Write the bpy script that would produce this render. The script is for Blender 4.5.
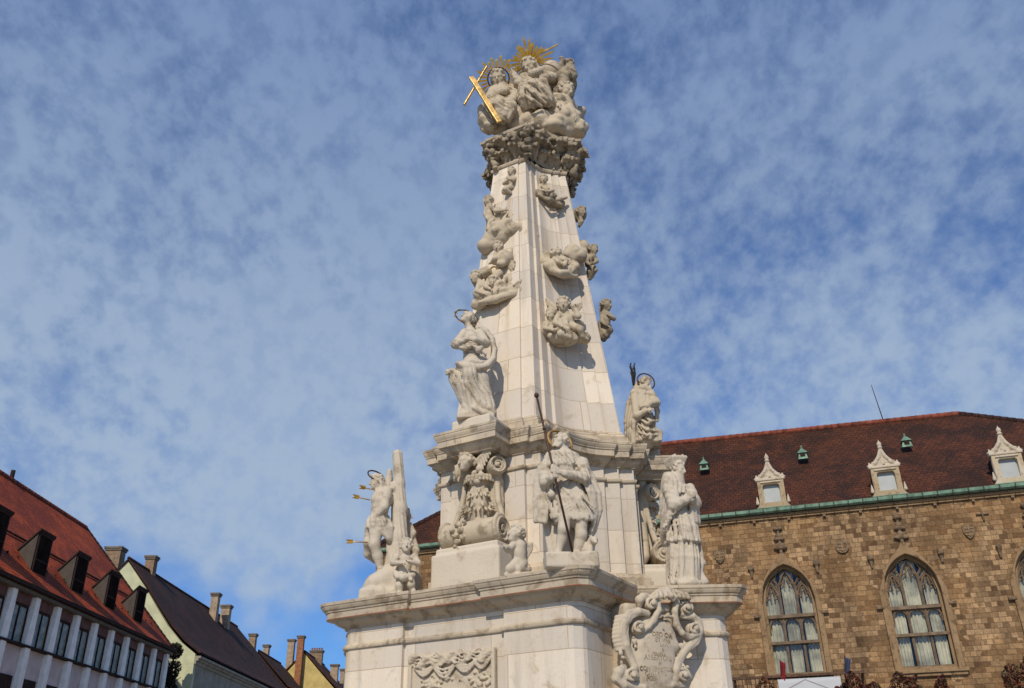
import bpy, bmesh, math, random
import numpy as np
from mathutils import Vector, Matrix
for o in list(bpy.data.objects): bpy.data.objects.remove(o)
SC = bpy.context.scene
COL = SC.collection
R = math.radians
PI = math.pi

# ------------------------------------------------------------------ camera
PITCH, ROLL, FOC, EYE = 0.4792, -0.0181, 890.3, 1.6
_f = np.array([0, math.cos(PITCH), math.sin(PITCH)]); _u = np.array([0, -math.sin(PITCH), math.cos(PITCH)]); _x = np.array([1., 0, 0])
_R = math.cos(ROLL)*_x + math.sin(ROLL)*_u
_U = -math.sin(ROLL)*_x + math.cos(ROLL)*_u
cam = bpy.data.cameras.new('camera'); camo = bpy.data.objects.new('camera', cam); COL.objects.link(camo)
cam.sensor_width = 36; cam.lens = 36*FOC/1024; cam.clip_end = 3000; cam.clip_start = .1
M = Matrix.Identity(4)
for i in range(3):
    M[i][0] = _R[i]; M[i][1] = _U[i]; M[i][2] = -_f[i]
M[0][3], M[1][3], M[2][3] = 0, 0, EYE
camo.matrix_world = M
SC.camera = camo

# ------------------------------------------------------------------ light
SUN_AZ, SUN_EL = 257, 38          # where the sun stands (degrees from +X, anticlockwise)
sv = Vector((math.cos(R(SUN_AZ))*math.cos(R(SUN_EL)), math.sin(R(SUN_AZ))*math.cos(R(SUN_EL)), math.sin(R(SUN_EL))))
sun = bpy.data.lights.new('sun', 'SUN'); sun.energy = 4.0; sun.angle = R(.8); sun.color = (1, .90, .755)
so = bpy.data.objects.new('sun', sun); COL.objects.link(so)
so.rotation_euler = sv.to_track_quat('Z', 'Y').to_euler()
SC.view_settings.view_transform = 'Standard'; SC.view_settings.look = 'None'
SC.view_settings.exposure = -.20; SC.view_settings.gamma = 1

def mth(nt, op, a, b=None, c=None):
    n = nt.nodes.new('ShaderNodeMath'); n.operation = op
    for i, v in enumerate((a, b, c)):
        if v is None: continue
        if isinstance(v, (int, float)): n.inputs[i].default_value = v
        else: nt.links.new(v, n.inputs[i])
    return n.outputs[0]
def mixc(nt, f, a, b):
    n = nt.nodes.new('ShaderNodeMix'); n.data_type = 'RGBA'
    for k, v in ((0, f), (6, a), (7, b)):
        if isinstance(v, (int, float)): n.inputs[k].default_value = v
        elif isinstance(v, tuple): n.inputs[k].default_value = (*v, 1)
        else: nt.links.new(v, n.inputs[k])
    return n.outputs[2]
def ramp(nt, f, *st):
    n = nt.nodes.new('ShaderNodeMapRange'); n.interpolation_type = 'SMOOTHSTEP'
    nt.links.new(f, n.inputs[0]); n.inputs[1].default_value = st[0]; n.inputs[2].default_value = st[1]
    return n.outputs[0]
def noise(nt, vec, scale, detail=4, rough=.55, dist=0):
    n = nt.nodes.new('ShaderNodeTexNoise'); n.inputs['Scale'].default_value = scale
    n.inputs['Detail'].default_value = detail; n.inputs['Roughness'].default_value = rough; n.inputs['Distortion'].default_value = dist
    if vec is not None: nt.links.new(vec, n.inputs['Vector'])
    return n.outputs[0]

world = bpy.data.worlds.new('World'); SC.world = world; world.use_nodes = True
nt = world.node_tree; nt.nodes.clear()
sky = nt.nodes.new('ShaderNodeTexSky'); sky.sky_type = 'NISHITA'; sky.sun_disc = False
sky.sun_elevation = R(SUN_EL); sky.sun_rotation = R(90 - SUN_AZ); sky.ozone_density = 3.0; sky.air_density = 1.0; sky.dust_density = .3
tc = nt.nodes.new('ShaderNodeTexCoord')
sep = nt.nodes.new('ShaderNodeSeparateXYZ'); nt.links.new(tc.outputs['Generated'], sep.inputs[0])
dz = mth(nt, 'MAXIMUM', sep.outputs[2], .04)
cx = mth(nt, 'DIVIDE', sep.outputs[0], mth(nt, 'ADD', dz, .12)); cy = mth(nt, 'DIVIDE', sep.outputs[1], mth(nt, 'ADD', dz, .12))
cv = nt.nodes.new('ShaderNodeVectorMath'); cv.operation = 'MULTIPLY'; cv.inputs[1].default_value = (1, 1, 1.25)
nt.links.new(tc.outputs['Generated'], cv.inputs[0])
big = noise(nt, cv.outputs[0], 2.0, 3, .5)
mid = noise(nt, cv.outputs[0], 13, 2, .5)
st_ = nt.nodes.new('ShaderNodeMapping'); st_.inputs['Rotation'].default_value = (.3, .5, .5); st_.inputs['Scale'].default_value = (1.35, .85, 1.1); nt.links.new(cv.outputs[0], st_.inputs[0])
fine = noise(nt, st_.outputs[0], 30, 6, .58)
c = mth(nt, 'ADD', mth(nt, 'MULTIPLY', big, 1.15), mth(nt, 'ADD', mth(nt, 'MULTIPLY', mid, .28), mth(nt, 'MULTIPLY', fine, .46)))
side = mth(nt, 'ADD', c, mth(nt, 'MULTIPLY', sep.outputs[0], -.16))       # the sheet is thicker to the left
cov = mth(nt, 'MULTIPLY', ramp(nt, side, .60, 1.16), mth(nt, 'ADD', .88, mth(nt, 'MULTIPLY', ramp(nt, fine, .36, .60), .14)))
lowfade = ramp(nt, mth(nt, 'ADD', sep.outputs[2], mth(nt, 'ADD', mth(nt, 'MULTIPLY', mth(nt, 'SUBTRACT', mid, .5), .26), mth(nt, 'MULTIPLY', mth(nt, 'SUBTRACT', big, .5), .2))), .165, .27)   # and thins out towards the horizon
cov = mth(nt, 'MULTIPLY', mth(nt, 'MULTIPLY', cov, mth(nt, 'ADD', mth(nt, 'MULTIPLY', lowfade, .8), .2)), .92)
skyc = nt.nodes.new('ShaderNodeMix'); skyc.data_type = 'RGBA'; skyc.blend_type = 'MULTIPLY'; skyc.inputs[0].default_value = 1
nt.links.new(sky.outputs[0], skyc.inputs[6]); skyc.inputs[7].default_value = (.36, .75, 1.28, 1)
cl = mixc(nt, ramp(nt, sep.outputs[2], .30, .92), (4.3, 5.5, 7.2), (1.8, 2.85, 5.4))
out = mixc(nt, cov, skyc.outputs[2], cl)
bg = nt.nodes.new('ShaderNodeBackground'); nt.links.new(out, bg.inputs[0]); bg.inputs[1].default_value = .10
wo = nt.nodes.new('ShaderNodeOutputWorld'); nt.links.new(bg.outputs[0], wo.inputs[0])

# ------------------------------------------------------------------ pixel helpers (only used to read sizes off the photograph)
def ray(px, py): return _f*FOC + _R*(px-512) + _U*(344-py)
def at(px, py, Y):
    d = ray(px, py); return np.array([0, 0, EYE]) + d*(Y/d[1])
def mpp(px, py, Y):
    d = ray(px, py); return (Y/d[1])
def on(px, py, pt, n):
    d = ray(px, py); o = np.array([0, 0, EYE]); return o + d*(np.dot(np.array(pt)-o, n)/np.dot(d, n))

# ------------------------------------------------------------------ materials
def mat(name):
    m = bpy.data.materials.new(name); m.use_nodes = True
    nt = m.node_tree; b = nt.nodes['Principled BSDF']
    return m, nt, b
def coords(nt, kind='Object'):
    return nt.nodes.new('ShaderNodeTexCoord').outputs[kind]
def mth_vec(nt, v, sc, off=0):
    n = nt.nodes.new('ShaderNodeVectorMath'); n.operation = 'MULTIPLY_ADD'; n.inputs[1].default_value = sc; n.inputs[2].default_value = (off, off, 0)
    nt.links.new(v, n.inputs[0]); return n.outputs[0]
def bump(nt, b, h, st=.3, d=.02):
    n = nt.nodes.new('ShaderNodeBump'); n.inputs['Strength'].default_value = st; n.inputs['Distance'].default_value = d
    nt.links.new(h, n.inputs['Height']); nt.links.new(n.outputs[0], b.inputs['Normal'])
def plain(name, c, rough=.6, metal=0, var=.25, scale=6, spec=.3, bst=.15):
    m, nt, b = mat(name)
    v = coords(nt)
    n = noise(nt, v, scale, 5, .6)
    dark = tuple(x*(1-var) for x in c); lite = tuple(min(1, x*(1+var)) for x in c)
    nt.links.new(mixc(nt, ramp(nt, n, .3, .7), dark, lite), b.inputs['Base Color'])
    b.inputs['Roughness'].default_value = rough; b.inputs['Metallic'].default_value = metal
    b.inputs['Specular IOR Level'].default_value = spec
    if bst: bump(nt, b, noise(nt, v, scale*7, 3), bst, .01)
    return m
def stone(name, base, dirt, warm, dlev=.62, blocks=None, bsc=1.0, dirt2=None):
    m, nt, b = mat(name)
    v = coords(nt, 'Object')
    n1 = noise(nt, v, 1.3, 5, .6); n2 = noise(nt, v, 5, 5, .65, .4); n3 = noise(nt, v, 38, 3, .6)
    col = mixc(nt, ramp(nt, n1, .35, .68), base, warm)
    if blocks:
        bw, bh = blocks
        uv = nt.nodes.new('ShaderNodeUVMap').outputs[0]
        br = nt.nodes.new('ShaderNodeTexBrick'); nt.links.new(uv, br.inputs[0])
        br.inputs['Scale'].default_value = 1; br.inputs['Brick Width'].default_value = bw; br.inputs['Row Height'].default_value = bh
        br.inputs['Mortar Size'].default_value = .0055; br.inputs['Mortar Smooth'].default_value = .4
        br.inputs['Color1'].default_value = (.80, .785, .77, 1); br.inputs['Color2'].default_value = (1.08, 1.04, .98, 1); br.inputs['Mortar'].default_value = (.62, .54, .44, 1)
        br.offset = .37; br.squash = 1.25; br.squash_frequency = 3
        mm = nt.nodes.new('ShaderNodeMix'); mm.data_type = 'RGBA'; mm.blend_type = 'MULTIPLY'; mm.inputs[0].default_value = 1
        nt.links.new(col, mm.inputs[6]); nt.links.new(br.outputs[0], mm.inputs[7]); col = mm.outputs[2]
        # vertical runs of rusty water stain
        st = nt.nodes.new('ShaderNodeVectorMath'); st.operation = 'MULTIPLY'; st.inputs[1].default_value = (5.5, .35, 1)
        nt.links.new(uv, st.inputs[0])
        ns = noise(nt, st.outputs[0], 1, 4, .6)
        col = mixc(nt, mth(nt, 'MULTIPLY', ramp(nt, ns, .52, .70), .5), col, (.40, .285, .165))
        ns2 = noise(nt, mth_vec(nt, uv, (2.2, .22, 1), 7.3), 1, 5, .65)
        col = mixc(nt, mth(nt, 'MULTIPLY', ramp(nt, ns2, .50, .66), .42), col, (.33, .30, .26))
    col = mixc(nt, mth(nt, 'MULTIPLY', ramp(nt, n2, dlev, dlev+.18), .75), col, dirt)
    if dirt2: col = mixc(nt, mth(nt, 'MULTIPLY', ramp(nt, n1, .5, .75), .8), col, dirt2)
    sp = mixc(nt, ramp(nt, n3, .3, .75), (.965, .96, .955), (1.02, 1.02, 1.01))
    mm = nt.nodes.new('ShaderNodeMix'); mm.data_type = 'RGBA'; mm.blend_type = 'MULTIPLY'; mm.inputs[0].default_value = 1
    nt.links.new(col, mm.inputs[6]); nt.links.new(sp, mm.inputs[7])
    nt.links.new(mm.outputs[2], b.inputs['Base Color'])
    b.inputs['Roughness'].default_value = .85; b.inputs['Specular IOR Level'].default_value = .2
    h = mth(nt, 'ADD', mth(nt, 'MULTIPLY', n3, .3 if blocks else .55), n2)
    if blocks: h = mth(nt, 'SUBTRACT', h, mth(nt, 'MULTIPLY', br.outputs[1], .8))
    bump(nt, b, h, .3 if blocks else .5, .010 if blocks else .014)
    return m
ST_BLOCK = stone('limestone_blocks', (.66, .605, .535), (.42, .335, .235), (.66, .585, .485), .54, (1.05, .44))
ST_SHAFT = stone('shaft_marble', (.68, .62, .545), (.46, .375, .275), (.68, .60, .495), .55, (.62, .52))
ST_TRIM = stone('limestone_trim', (.52, .445, .345), (.21, .155, .10), (.57, .49, .375), .48, (.9, 3.1))
ST_FIG = stone('statue_stone', (.49, .42, .325), (.28, .215, .14), (.53, .45, .34), .50)
ST_FIGW = stone('statue_stone_clean', (.52, .455, .365), (.30, .235, .16), (.55, .475, .37), .51)
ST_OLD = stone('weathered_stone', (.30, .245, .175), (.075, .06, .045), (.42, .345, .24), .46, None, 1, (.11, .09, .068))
HALO = plain('tarnished_halo', (.36, .22, .08), .6, .2, .3, 14, .3, .2)
ST_CLUST = stone('cloud_stone', (.47, .395, .29), (.21, .16, .10), (.52, .435, .32), .49)
ST_TRIM2 = stone('limestone_plain', (.56, .49, .395), (.36, .28, .19), (.60, .53, .42), .55)
RED = plain('terracotta_drip_edge', (.36, .13, .085), .8, 0, .3, 9)
GOLD = plain('gilding', (.92, .60, .14), .26, 1, .15, 10, .5, .1)
GOLDM = plain('dull_gilding', (.62, .40, .11), .5, .6, .3, 14, .4, .2)
IRON = plain('black_iron', (.03, .026, .024), .55, .6, .2, 14)
IRONB = plain('dark_bronze_rod', (.085, .045, .03), .55, .5, .2, 14)

# ------------------------------------------------------------------ object helpers
def link(name, me, m=None, parent=None, smooth=False):
    o = bpy.data.objects.new(name, me); COL.objects.link(o)
    if m is not None:
        for k in (m if isinstance(m, (list, tuple)) else [m]): me.materials.append(k)
    if parent is not None: o.parent = parent
    if smooth: me.polygons.foreach_set('use_smooth', [True]*len(me.polygons))
    return o
def tag(o, label=None, cat=None, group=None, kind=None):
    for k, v in (('label', label), ('category', cat), ('group', group), ('kind', kind)):
        if v: o[k] = v
    return o
def empty(name, loc, rz=0, label=None, cat=None, group=None):
    o = bpy.data.objects.new(name, None); COL.objects.link(o); o.empty_display_size = .3
    o.location = tuple(loc); o.rotation_euler = (0, 0, rz)
    return tag(o, label, cat, group)
def pymesh(name, v, f):
    me = bpy.data.meshes.new(name); me.from_pydata([tuple(map(float, p)) for p in v], [], [tuple(map(int, q)) for q in f]); me.update(); return me

class MB:
    """collects boxes, tubes and prisms into one mesh"""
    def __init__(s): s.v = []; s.f = []; s.mi = []
    def add(s, v, f, mi=0):
        n = len(s.v); s.v += [tuple(map(float, p)) for p in v]; s.f += [tuple(i+n for i in q) for q in f]; s.mi += [mi]*len(f)
    def box(s, x0, x1, y0, y1, z0, z1, mi=0):
        v = [(x, y, z) for z in (z0, z1) for y in (y0, y1) for x in (x0, x1)]
        s.add(v, [(0, 2, 3, 1), (4, 5, 7, 6), (0, 1, 5, 4), (2, 6, 7, 3), (0, 4, 6, 2), (1, 3, 7, 5)], mi)
    def hexa(s, v, mi=0):
        s.add(v, [(0, 3, 2, 1), (4, 5, 6, 7), (0, 1, 5, 4), (1, 2, 6, 5), (2, 3, 7, 6), (3, 0, 4, 7)], mi)
    def prism(s, poly, y0, y1, mi=0):      # poly in (x,z), extruded along y
        n = len(poly)
        v = [(x, y0, z) for x, z in poly] + [(x, y1, z) for x, z in poly]
        f = [tuple(range(n)), tuple(range(2*n-1, n-1, -1))] + [(i, i+n, (i+1) % n+n, (i+1) % n) for i in range(n)]
        s.add(v, f, mi)
    def tube(s, pts, r, n=8, mi=0, closed=False):
        pts = [Vector(p) for p in pts]; m = len(pts)
        rr = r if isinstance(r, (list, tuple)) else [r]*m
        rings = []
        up = None
        for i, p in enumerate(pts):
            a = pts[(i-1) % m] if (closed or i > 0) else p; b = pts[(i+1) % m] if (closed or i < m-1) else p
            t = (b-a).normalized()
            if up is None:
                up = Vector((0, 0, 1)) if abs(t.z) < .9 else Vector((1, 0, 0))
            x = t.cross(up).normalized(); y = x.cross(t).normalized(); up = y
            rings.append([p + (x*math.cos(2*PI*k/n) + y*math.sin(2*PI*k/n))*rr[i] for k in range(n)])
        v = [q for rg in rings for q in rg]; f = []
        for i in range(m if closed else m-1):
            j = (i+1) % m
            for k in range(n):
                f.append((i*n+k, i*n+(k+1) % n, j*n+(k+1) % n, j*n+k))
        if not closed: f += [tuple(range(n-1, -1, -1)), tuple((m-1)*n+k for k in range(n))]
        s.add(v, f, mi)
    def lathe(s, c, prof, n=12, mi=0):     # prof: (r, z) from below to above
        v = [(c[0]+r*math.cos(2*PI*k/n), c[1]+r*math.sin(2*PI*k/n), c[2]+z) for r, z in prof for k in range(n)]
        f = [(i*n+k, i*n+(k+1) % n, (i+1)*n+(k+1) % n, (i+1)*n+k) for i in range(len(prof)-1) for k in range(n)]
        f += [tuple(range(n-1, -1, -1)), tuple((len(prof)-1)*n+k for k in range(n))]
        s.add(v, f, mi)
    def build(s, name, m, parent=None, smooth=False, bevel=0):
        me = bpy.data.meshes.new(name); me.from_pydata(s.v, [], s.f); me.update()
        o = link(name, me, m, parent, smooth)
        if any(s.mi): me.polygons.foreach_set('material_index', s.mi)
        bm = bmesh.new(); bm.from_mesh(me); bmesh.ops.recalc_face_normals(bm, faces=bm.faces); bm.to_mesh(me); bm.free()
        if bevel:
            md = o.modifiers.new('bevel', 'BEVEL'); md.width = bevel; md.segments = 2; md.limit_method = 'ANGLE'
        return o
def fill2d(name, polys, depth, m, parent=None, y=0, bev=0):
    """polygons with holes in (x,z), given a thickness along y: front face at y, back at y+depth"""
    cu = bpy.data.curves.new(name, 'CURVE'); cu.dimensions = '2D'; cu.fill_mode = 'BOTH'; cu.extrude = depth/2-bev; cu.bevel_depth = bev
    if bev: cu.bevel_resolution = 1; cu.offset = -bev
    for P in polys:
        sp = cu.splines.new('POLY'); sp.points.add(len(P)-1); sp.use_cyclic_u = True
        for q, (x, z) in zip(sp.points, P): q.co = (x, z, 0, 1)
    t = bpy.data.objects.new('t', cu); COL.objects.link(t)
    dg = bpy.context.evaluated_depsgraph_get(); me = bpy.data.meshes.new_from_object(t.evaluated_get(dg))
    bpy.data.objects.remove(t); bpy.data.curves.remove(cu)
    me.name = name
    n = len(me.vertices); co = np.empty(n*3); me.vertices.foreach_get('co', co); co = co.reshape(-1, 3)
    co = np.stack([co[:, 0], y+depth/2-co[:, 2], co[:, 1]], 1); me.vertices.foreach_set('co', co.ravel()); me.update()
    me.materials.clear()
    return link(name, me, m, parent)

# ------------------------------------------------------------------ clay: smooth signed-distance sculpting turned into one continuous mesh
f4 = np.float32
class Clay:
    def __init__(s, h=.012): s.P = []; s.h = h; s.Q = []
    def _p(s, op, lo, hi, fn, k): s.P.append((op, np.array(lo, float), np.array(hi, float), fn, k))
    def cap(s, a, b, ra, rb=None, k=.02, fold=None, op='+'):
        a = np.array(a, float); b = np.array(b, float); rb = ra if rb is None else rb
        ba = b-a; L2 = max(ba@ba, 1e-9); m = max(ra, rb) + (.03 if fold else 0)
        def fn(X, Y, Z):
            x = X-f4(a[0]); y = Y-f4(a[1]); z = Z-f4(a[2])
            t = np.clip((x*f4(ba[0])+y*f4(ba[1])+z*f4(ba[2]))/f4(L2), 0, 1)
            d = np.sqrt((x-t*f4(ba[0]))**2+(y-t*f4(ba[1]))**2+(z-t*f4(ba[2]))**2) - (f4(ra)+f4(rb-ra)*t)
            if fold: d = d+fold(x, y, z)
            return d
        s._p(op, np.minimum(a, b)-m, np.maximum(a, b)+m, fn, k)
    def chain(s, pts, rs, k=.02, fold=None):
        if not isinstance(rs, (list, tuple)): rs = [rs]*len(pts)
        for i in range(len(pts)-1): s.cap(pts[i], pts[i+1], rs[i], rs[i+1], k, fold)
    def ell(s, c, r, k=.02, A=None, op='+', fold=None):
        c = np.array(c, float); r = np.array(r if hasattr(r, '__len__') else [r]*3, float)
        A = np.eye(3) if A is None else np.array(A, float); m = r.max() + (.03 if fold else 0)
        def fn(X, Y, Z):
            x = X-f4(c[0]); y = Y-f4(c[1]); z = Z-f4(c[2])
            q = [x*f4(A[i][0])+y*f4(A[i][1])+z*f4(A[i][2]) for i in range(3)]
            k0 = np.sqrt(sum((q[i]/f4(r[i]))**2 for i in range(3)))
            k1 = np.sqrt(sum((q[i]/f4(r[i]**2))**2 for i in range(3)))+f4(1e-6)
            d = k0*(k0-1)/k1
            if fold: d = d+fold(x, y, z)
            return d
        s._p(op, c-m, c+m, fn, k)
    def box(s, c, hs, rad=.02, k=.02, A=None, fold=None, op='+'):
        c = np.array(c, float); hs = np.array(hs, float); A = np.eye(3) if A is None else np.array(A, float)
        m = np.linalg.norm(hs) if A is not None else hs.max()
        ext = np.abs(A.T)@hs + .03
        def fn(X, Y, Z):
            x = X-f4(c[0]); y = Y-f4(c[1]); z = Z-f4(c[2])
            q = [np.abs(x*f4(A[i][0])+y*f4(A[i][1])+z*f4(A[i][2]))-f4(hs[i]-rad) for i in range(3)]
            d = np.sqrt(sum(np.maximum(t, 0)**2 for t in q)) + np.minimum(np.maximum(np.maximum(q[0], q[1]), q[2]), 0) - f4(rad)
            if fold: d = d+fold(x, y, z)
            return d
        s._p(op, c-ext, c+ext, fn, k)
    def sheet(s, L, Rr, n, r, k=.02, wav=0):
        """cloth hung between two polylines: n folds side by side, each a chain running down"""
        L = [np.array(p) for p in L]; Rr = [np.array(p) for p in Rr]
        for i in range(n):
            t = i/(n-1); w = (1.25 if i % 2 else .8)*r
            pts = [a*(1-t)+b*t for a, b in zip(L, Rr)]
            if wav and i % 2: pts = [p+np.array([0, -wav, 0]) for p in pts]
            s.chain(pts, [w*.8]+[w]*(len(pts)-2)+[w*1.1], k)
    def skirt(s, c0, rx0, ry0, c1, rx1, ry1, n, r, k=.02, twist=0, hem=.03, seed=0):
        rnd = random.Random(seed); c0 = np.array(c0); c1 = np.array(c1)
        for i in range(n):
            a = 2*PI*i/n; b = a+twist
            g = 1+rnd.uniform(-.1, .1); w = r*(1.3 if i % 2 else .75)
            p0 = c0+np.array([rx0*math.cos(a), ry0*math.sin(a), 0]); p1 = c1+np.array([rx1*g*math.cos(b), ry1*g*math.sin(b), rnd.uniform(-hem, hem)])
            pm = (p0+p1)/2+np.array([(rx0+rx1)*.03*math.cos(a), (ry0+ry1)*.03*math.sin(a), 0])
            s.chain([p0, pm, p1], [w*.75, w, w*1.1], k)
        s.chain([c0, c0*.4+c1*.6+np.array([0, 0, .02]), c1+np.array([0, 0, .04])], [min(rx0, ry0), (min(rx0, ry0)+min(rx1, ry1))/2*.95, min(rx1, ry1)*.9], k)
    def field(s):
        lo = np.min([p[1] for p in s.P if p[0] == '+'], 0)-3*s.h; hi = np.max([p[2] for p in s.P if p[0] == '+'], 0)+3*s.h
        n = np.ceil((hi-lo)/s.h).astype(int)+1
        F = np.ones(n, f4)
        ax = [lo[i]+np.arange(n[i])*s.h for i in range(3)]
        for op, a, b, fn, k in s.P:
            i0 = np.maximum(np.floor((a-k-2*s.h-lo)/s.h).astype(int), 0); i1 = np.minimum(np.ceil((b+k+2*s.h-lo)/s.h).astype(int)+1, n)
            if (i1 <= i0).any(): continue
            sl = tuple(slice(i0[j], i1[j]) for j in range(3))
            X = ax[0][sl[0]].astype(f4)[:, None, None]; Y = ax[1][sl[1]].astype(f4)[None, :, None]; Z = ax[2][sl[2]].astype(f4)[None, None, :]
            d = fn(X, Y, Z); g = F[sl]
            if op == '+':
                hh = np.maximum(k-np.abs(g-d), 0)/max(k, 1e-6); F[sl] = np.minimum(g, d)-hh*hh*f4(k*.25)
            else:
                d = -d; hh = np.maximum(k-np.abs(g-d), 0)/max(k, 1e-6); F[sl] = np.maximum(g, d)+hh*hh*f4(k*.25)
        for a, b, fn in s.Q:
            i0 = np.maximum(np.floor((a-lo)/s.h).astype(int), 0); i1 = np.minimum(np.ceil((b-lo)/s.h).astype(int)+1, n)
            if (i1 <= i0).any(): continue
            sl = tuple(slice(i0[j], i1[j]) for j in range(3))
            X = ax[0][sl[0]].astype(f4)[:, None, None]; Y = ax[1][sl[1]].astype(f4)[None, :, None]; Z = ax[2][sl[2]].astype(f4)[None, None, :]
            m = 1
            for W, l_, h_ in ((X, a[0], b[0]), (Y, a[1], b[1]), (Z, a[2], b[2])): m = m*np.clip((W-f4(l_))/f4(.05), 0, 1)*np.clip((f4(h_)-W)/f4(.05), 0, 1)
            F[sl] += m*fn(X, Y, Z)
        return F, lo
    def grooves(s, c, hs, d, fr, amp, seed=0, wid=.34):
        amp *= 1.45
        """cuts running drapery folds into everything inside the box c +- hs"""
        c = np.array(c, float); hs = np.array(hs, float); d = np.array(d, float)/np.linalg.norm(d); r = random.Random(seed); p = [r.uniform(0, 6) for _ in range(5)]
        def fn(X, Y, Z):
            x = X-f4(c[0]); y = Y-f4(c[1]); z = Z-f4(c[2])
            t = (x*f4(d[0])+y*f4(d[1])+z*f4(d[2]))*f4(fr) + f4(1.7)*np.sin(x*7+z*f4(5)+f4(p[0]))+f4(1.2)*np.sin(z*f4(11)-x*f4(6)+y*f4(5)+f4(p[1]))
            k = f4(.55)+f4(.45)*np.sin(z*f4(9)+x*f4(8)+f4(p[2]))
            return f4(amp)*k*np.exp(-(np.sin(t)/f4(wid))**2)
        s.Q.append((c-hs, c+hs, fn))
    def mesh(s, name):
        F, lo = s.field(); S = F < 0
        c = np.zeros(tuple(x-1 for x in F.shape), np.int8)
        for dx in (0, 1):
            for dy in (0, 1):
                for dz in (0, 1): c += S[dx:F.shape[0]-1+dx, dy:F.shape[1]-1+dy, dz:F.shape[2]-1+dz]
        act = (c > 0) & (c < 8)
        I, J, K = np.nonzero(act)
        idx = np.full(act.shape, -1, np.int64); idx[I, J, K] = np.arange(len(I))
        acc = np.zeros((len(I), 3)); cnt = np.zeros(len(I))
        cor = [(x, y, z) for x in (0, 1) for y in (0, 1) for z in (0, 1)]
        for p in cor:
            for axx in range(3):
                if p[axx]: continue
                q = list(p); q[axx] = 1
                fa = F[I+p[0], J+p[1], K+p[2]]; fb = F[I+q[0], J+q[1], K+q[2]]
                m = (fa < 0) != (fb < 0)
                t = np.where(m, fa/np.where(m, fa-fb, 1), 0)
                P = np.array(p, float)[None, :] + np.outer(t, np.array(q)-np.array(p))
                acc += P*m[:, None]; cnt += m
        V = (np.stack([I, J, K], 1) + acc/cnt[:, None])*s.h + lo
        Q = []
        for axx in range(3):
            a = [slice(1, -1)]*3; a[axx] = slice(0, -1); b = [slice(1, -1)]*3; b[axx] = slice(1, None)
            sa = S[tuple(a)]; sb = S[tuple(b)]
            i, j, k = np.nonzero(sa != sb); inside = sa[i, j, k]
            g = [i+1, j+1, k+1]; g[axx] = g[axx]-1
            o1, o2 = [(1, 2), (2, 0), (0, 1)][axx]
            def cell(d1, d2):
                t = [x.copy() for x in g]; t[o1] = t[o1]+d1; t[o2] = t[o2]+d2; return idx[t[0], t[1], t[2]]
            q = np.stack([cell(-1, -1), cell(0, -1), cell(0, 0), cell(-1, 0)], 1)
            q[~inside] = q[~inside][:, ::-1]; Q.append(q)
        Q = np.concatenate(Q)
        Q = Q[(Q >= 0).all(1)]
        me = bpy.data.meshes.new(name)
        me.vertices.add(len(V)); me.vertices.foreach_set('co', V.astype(f4).ravel())
        me.loops.add(len(Q)*4); me.loops.foreach_set('vertex_index', Q.astype(np.int32).ravel())
        me.polygons.add(len(Q)); me.polygons.foreach_set('loop_start', np.arange(0, len(Q)*4, 4, dtype=np.int32)); me.polygons.foreach_set('loop_total', np.full(len(Q), 4, np.int32))
        me.update(calc_edges=True); me.validate()
        return me
    def build(s, name, m, parent=None, base=None):
        me = s.mesh(name)
        if base is not None: me.transform(Matrix.Translation(-Vector(base)))
        return link(name, me, m, parent, True)
def unit(v): v = np.array(v, float); return v/np.linalg.norm(v)
def fold(d, fr, amp, warp=1.2, w2=4.0):
    d = unit(d)
    def f(x, y, z):
        t = (x*f4(d[0])+y*f4(d[1])+z*f4(d[2]))*f4(fr) + f4(warp)*np.sin(x*f4(w2)+z*f4(w2*.7)+y*f4(3))
        return f4(amp)*(np.abs(np.sin(t))-f4(.6))
    return f
def lump(amp, fr, seed=0):
    r = random.Random(seed); ph = [r.uniform(0, 6) for _ in range(6)]
    def f(x, y, z):
        return f4(amp)*(np.sin(x*f4(fr)+f4(ph[0])+np.sin(y*f4(fr*.8)+f4(ph[3])))+np.sin(y*f4(fr*1.1)+f4(ph[1])+np.sin(z*f4(fr*.9)+f4(ph[4])))+np.sin(z*f4(fr*1.2)+f4(ph[2])+np.sin(x*f4(fr)+f4(ph[5]))))*f4(.5)
    return f
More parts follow.
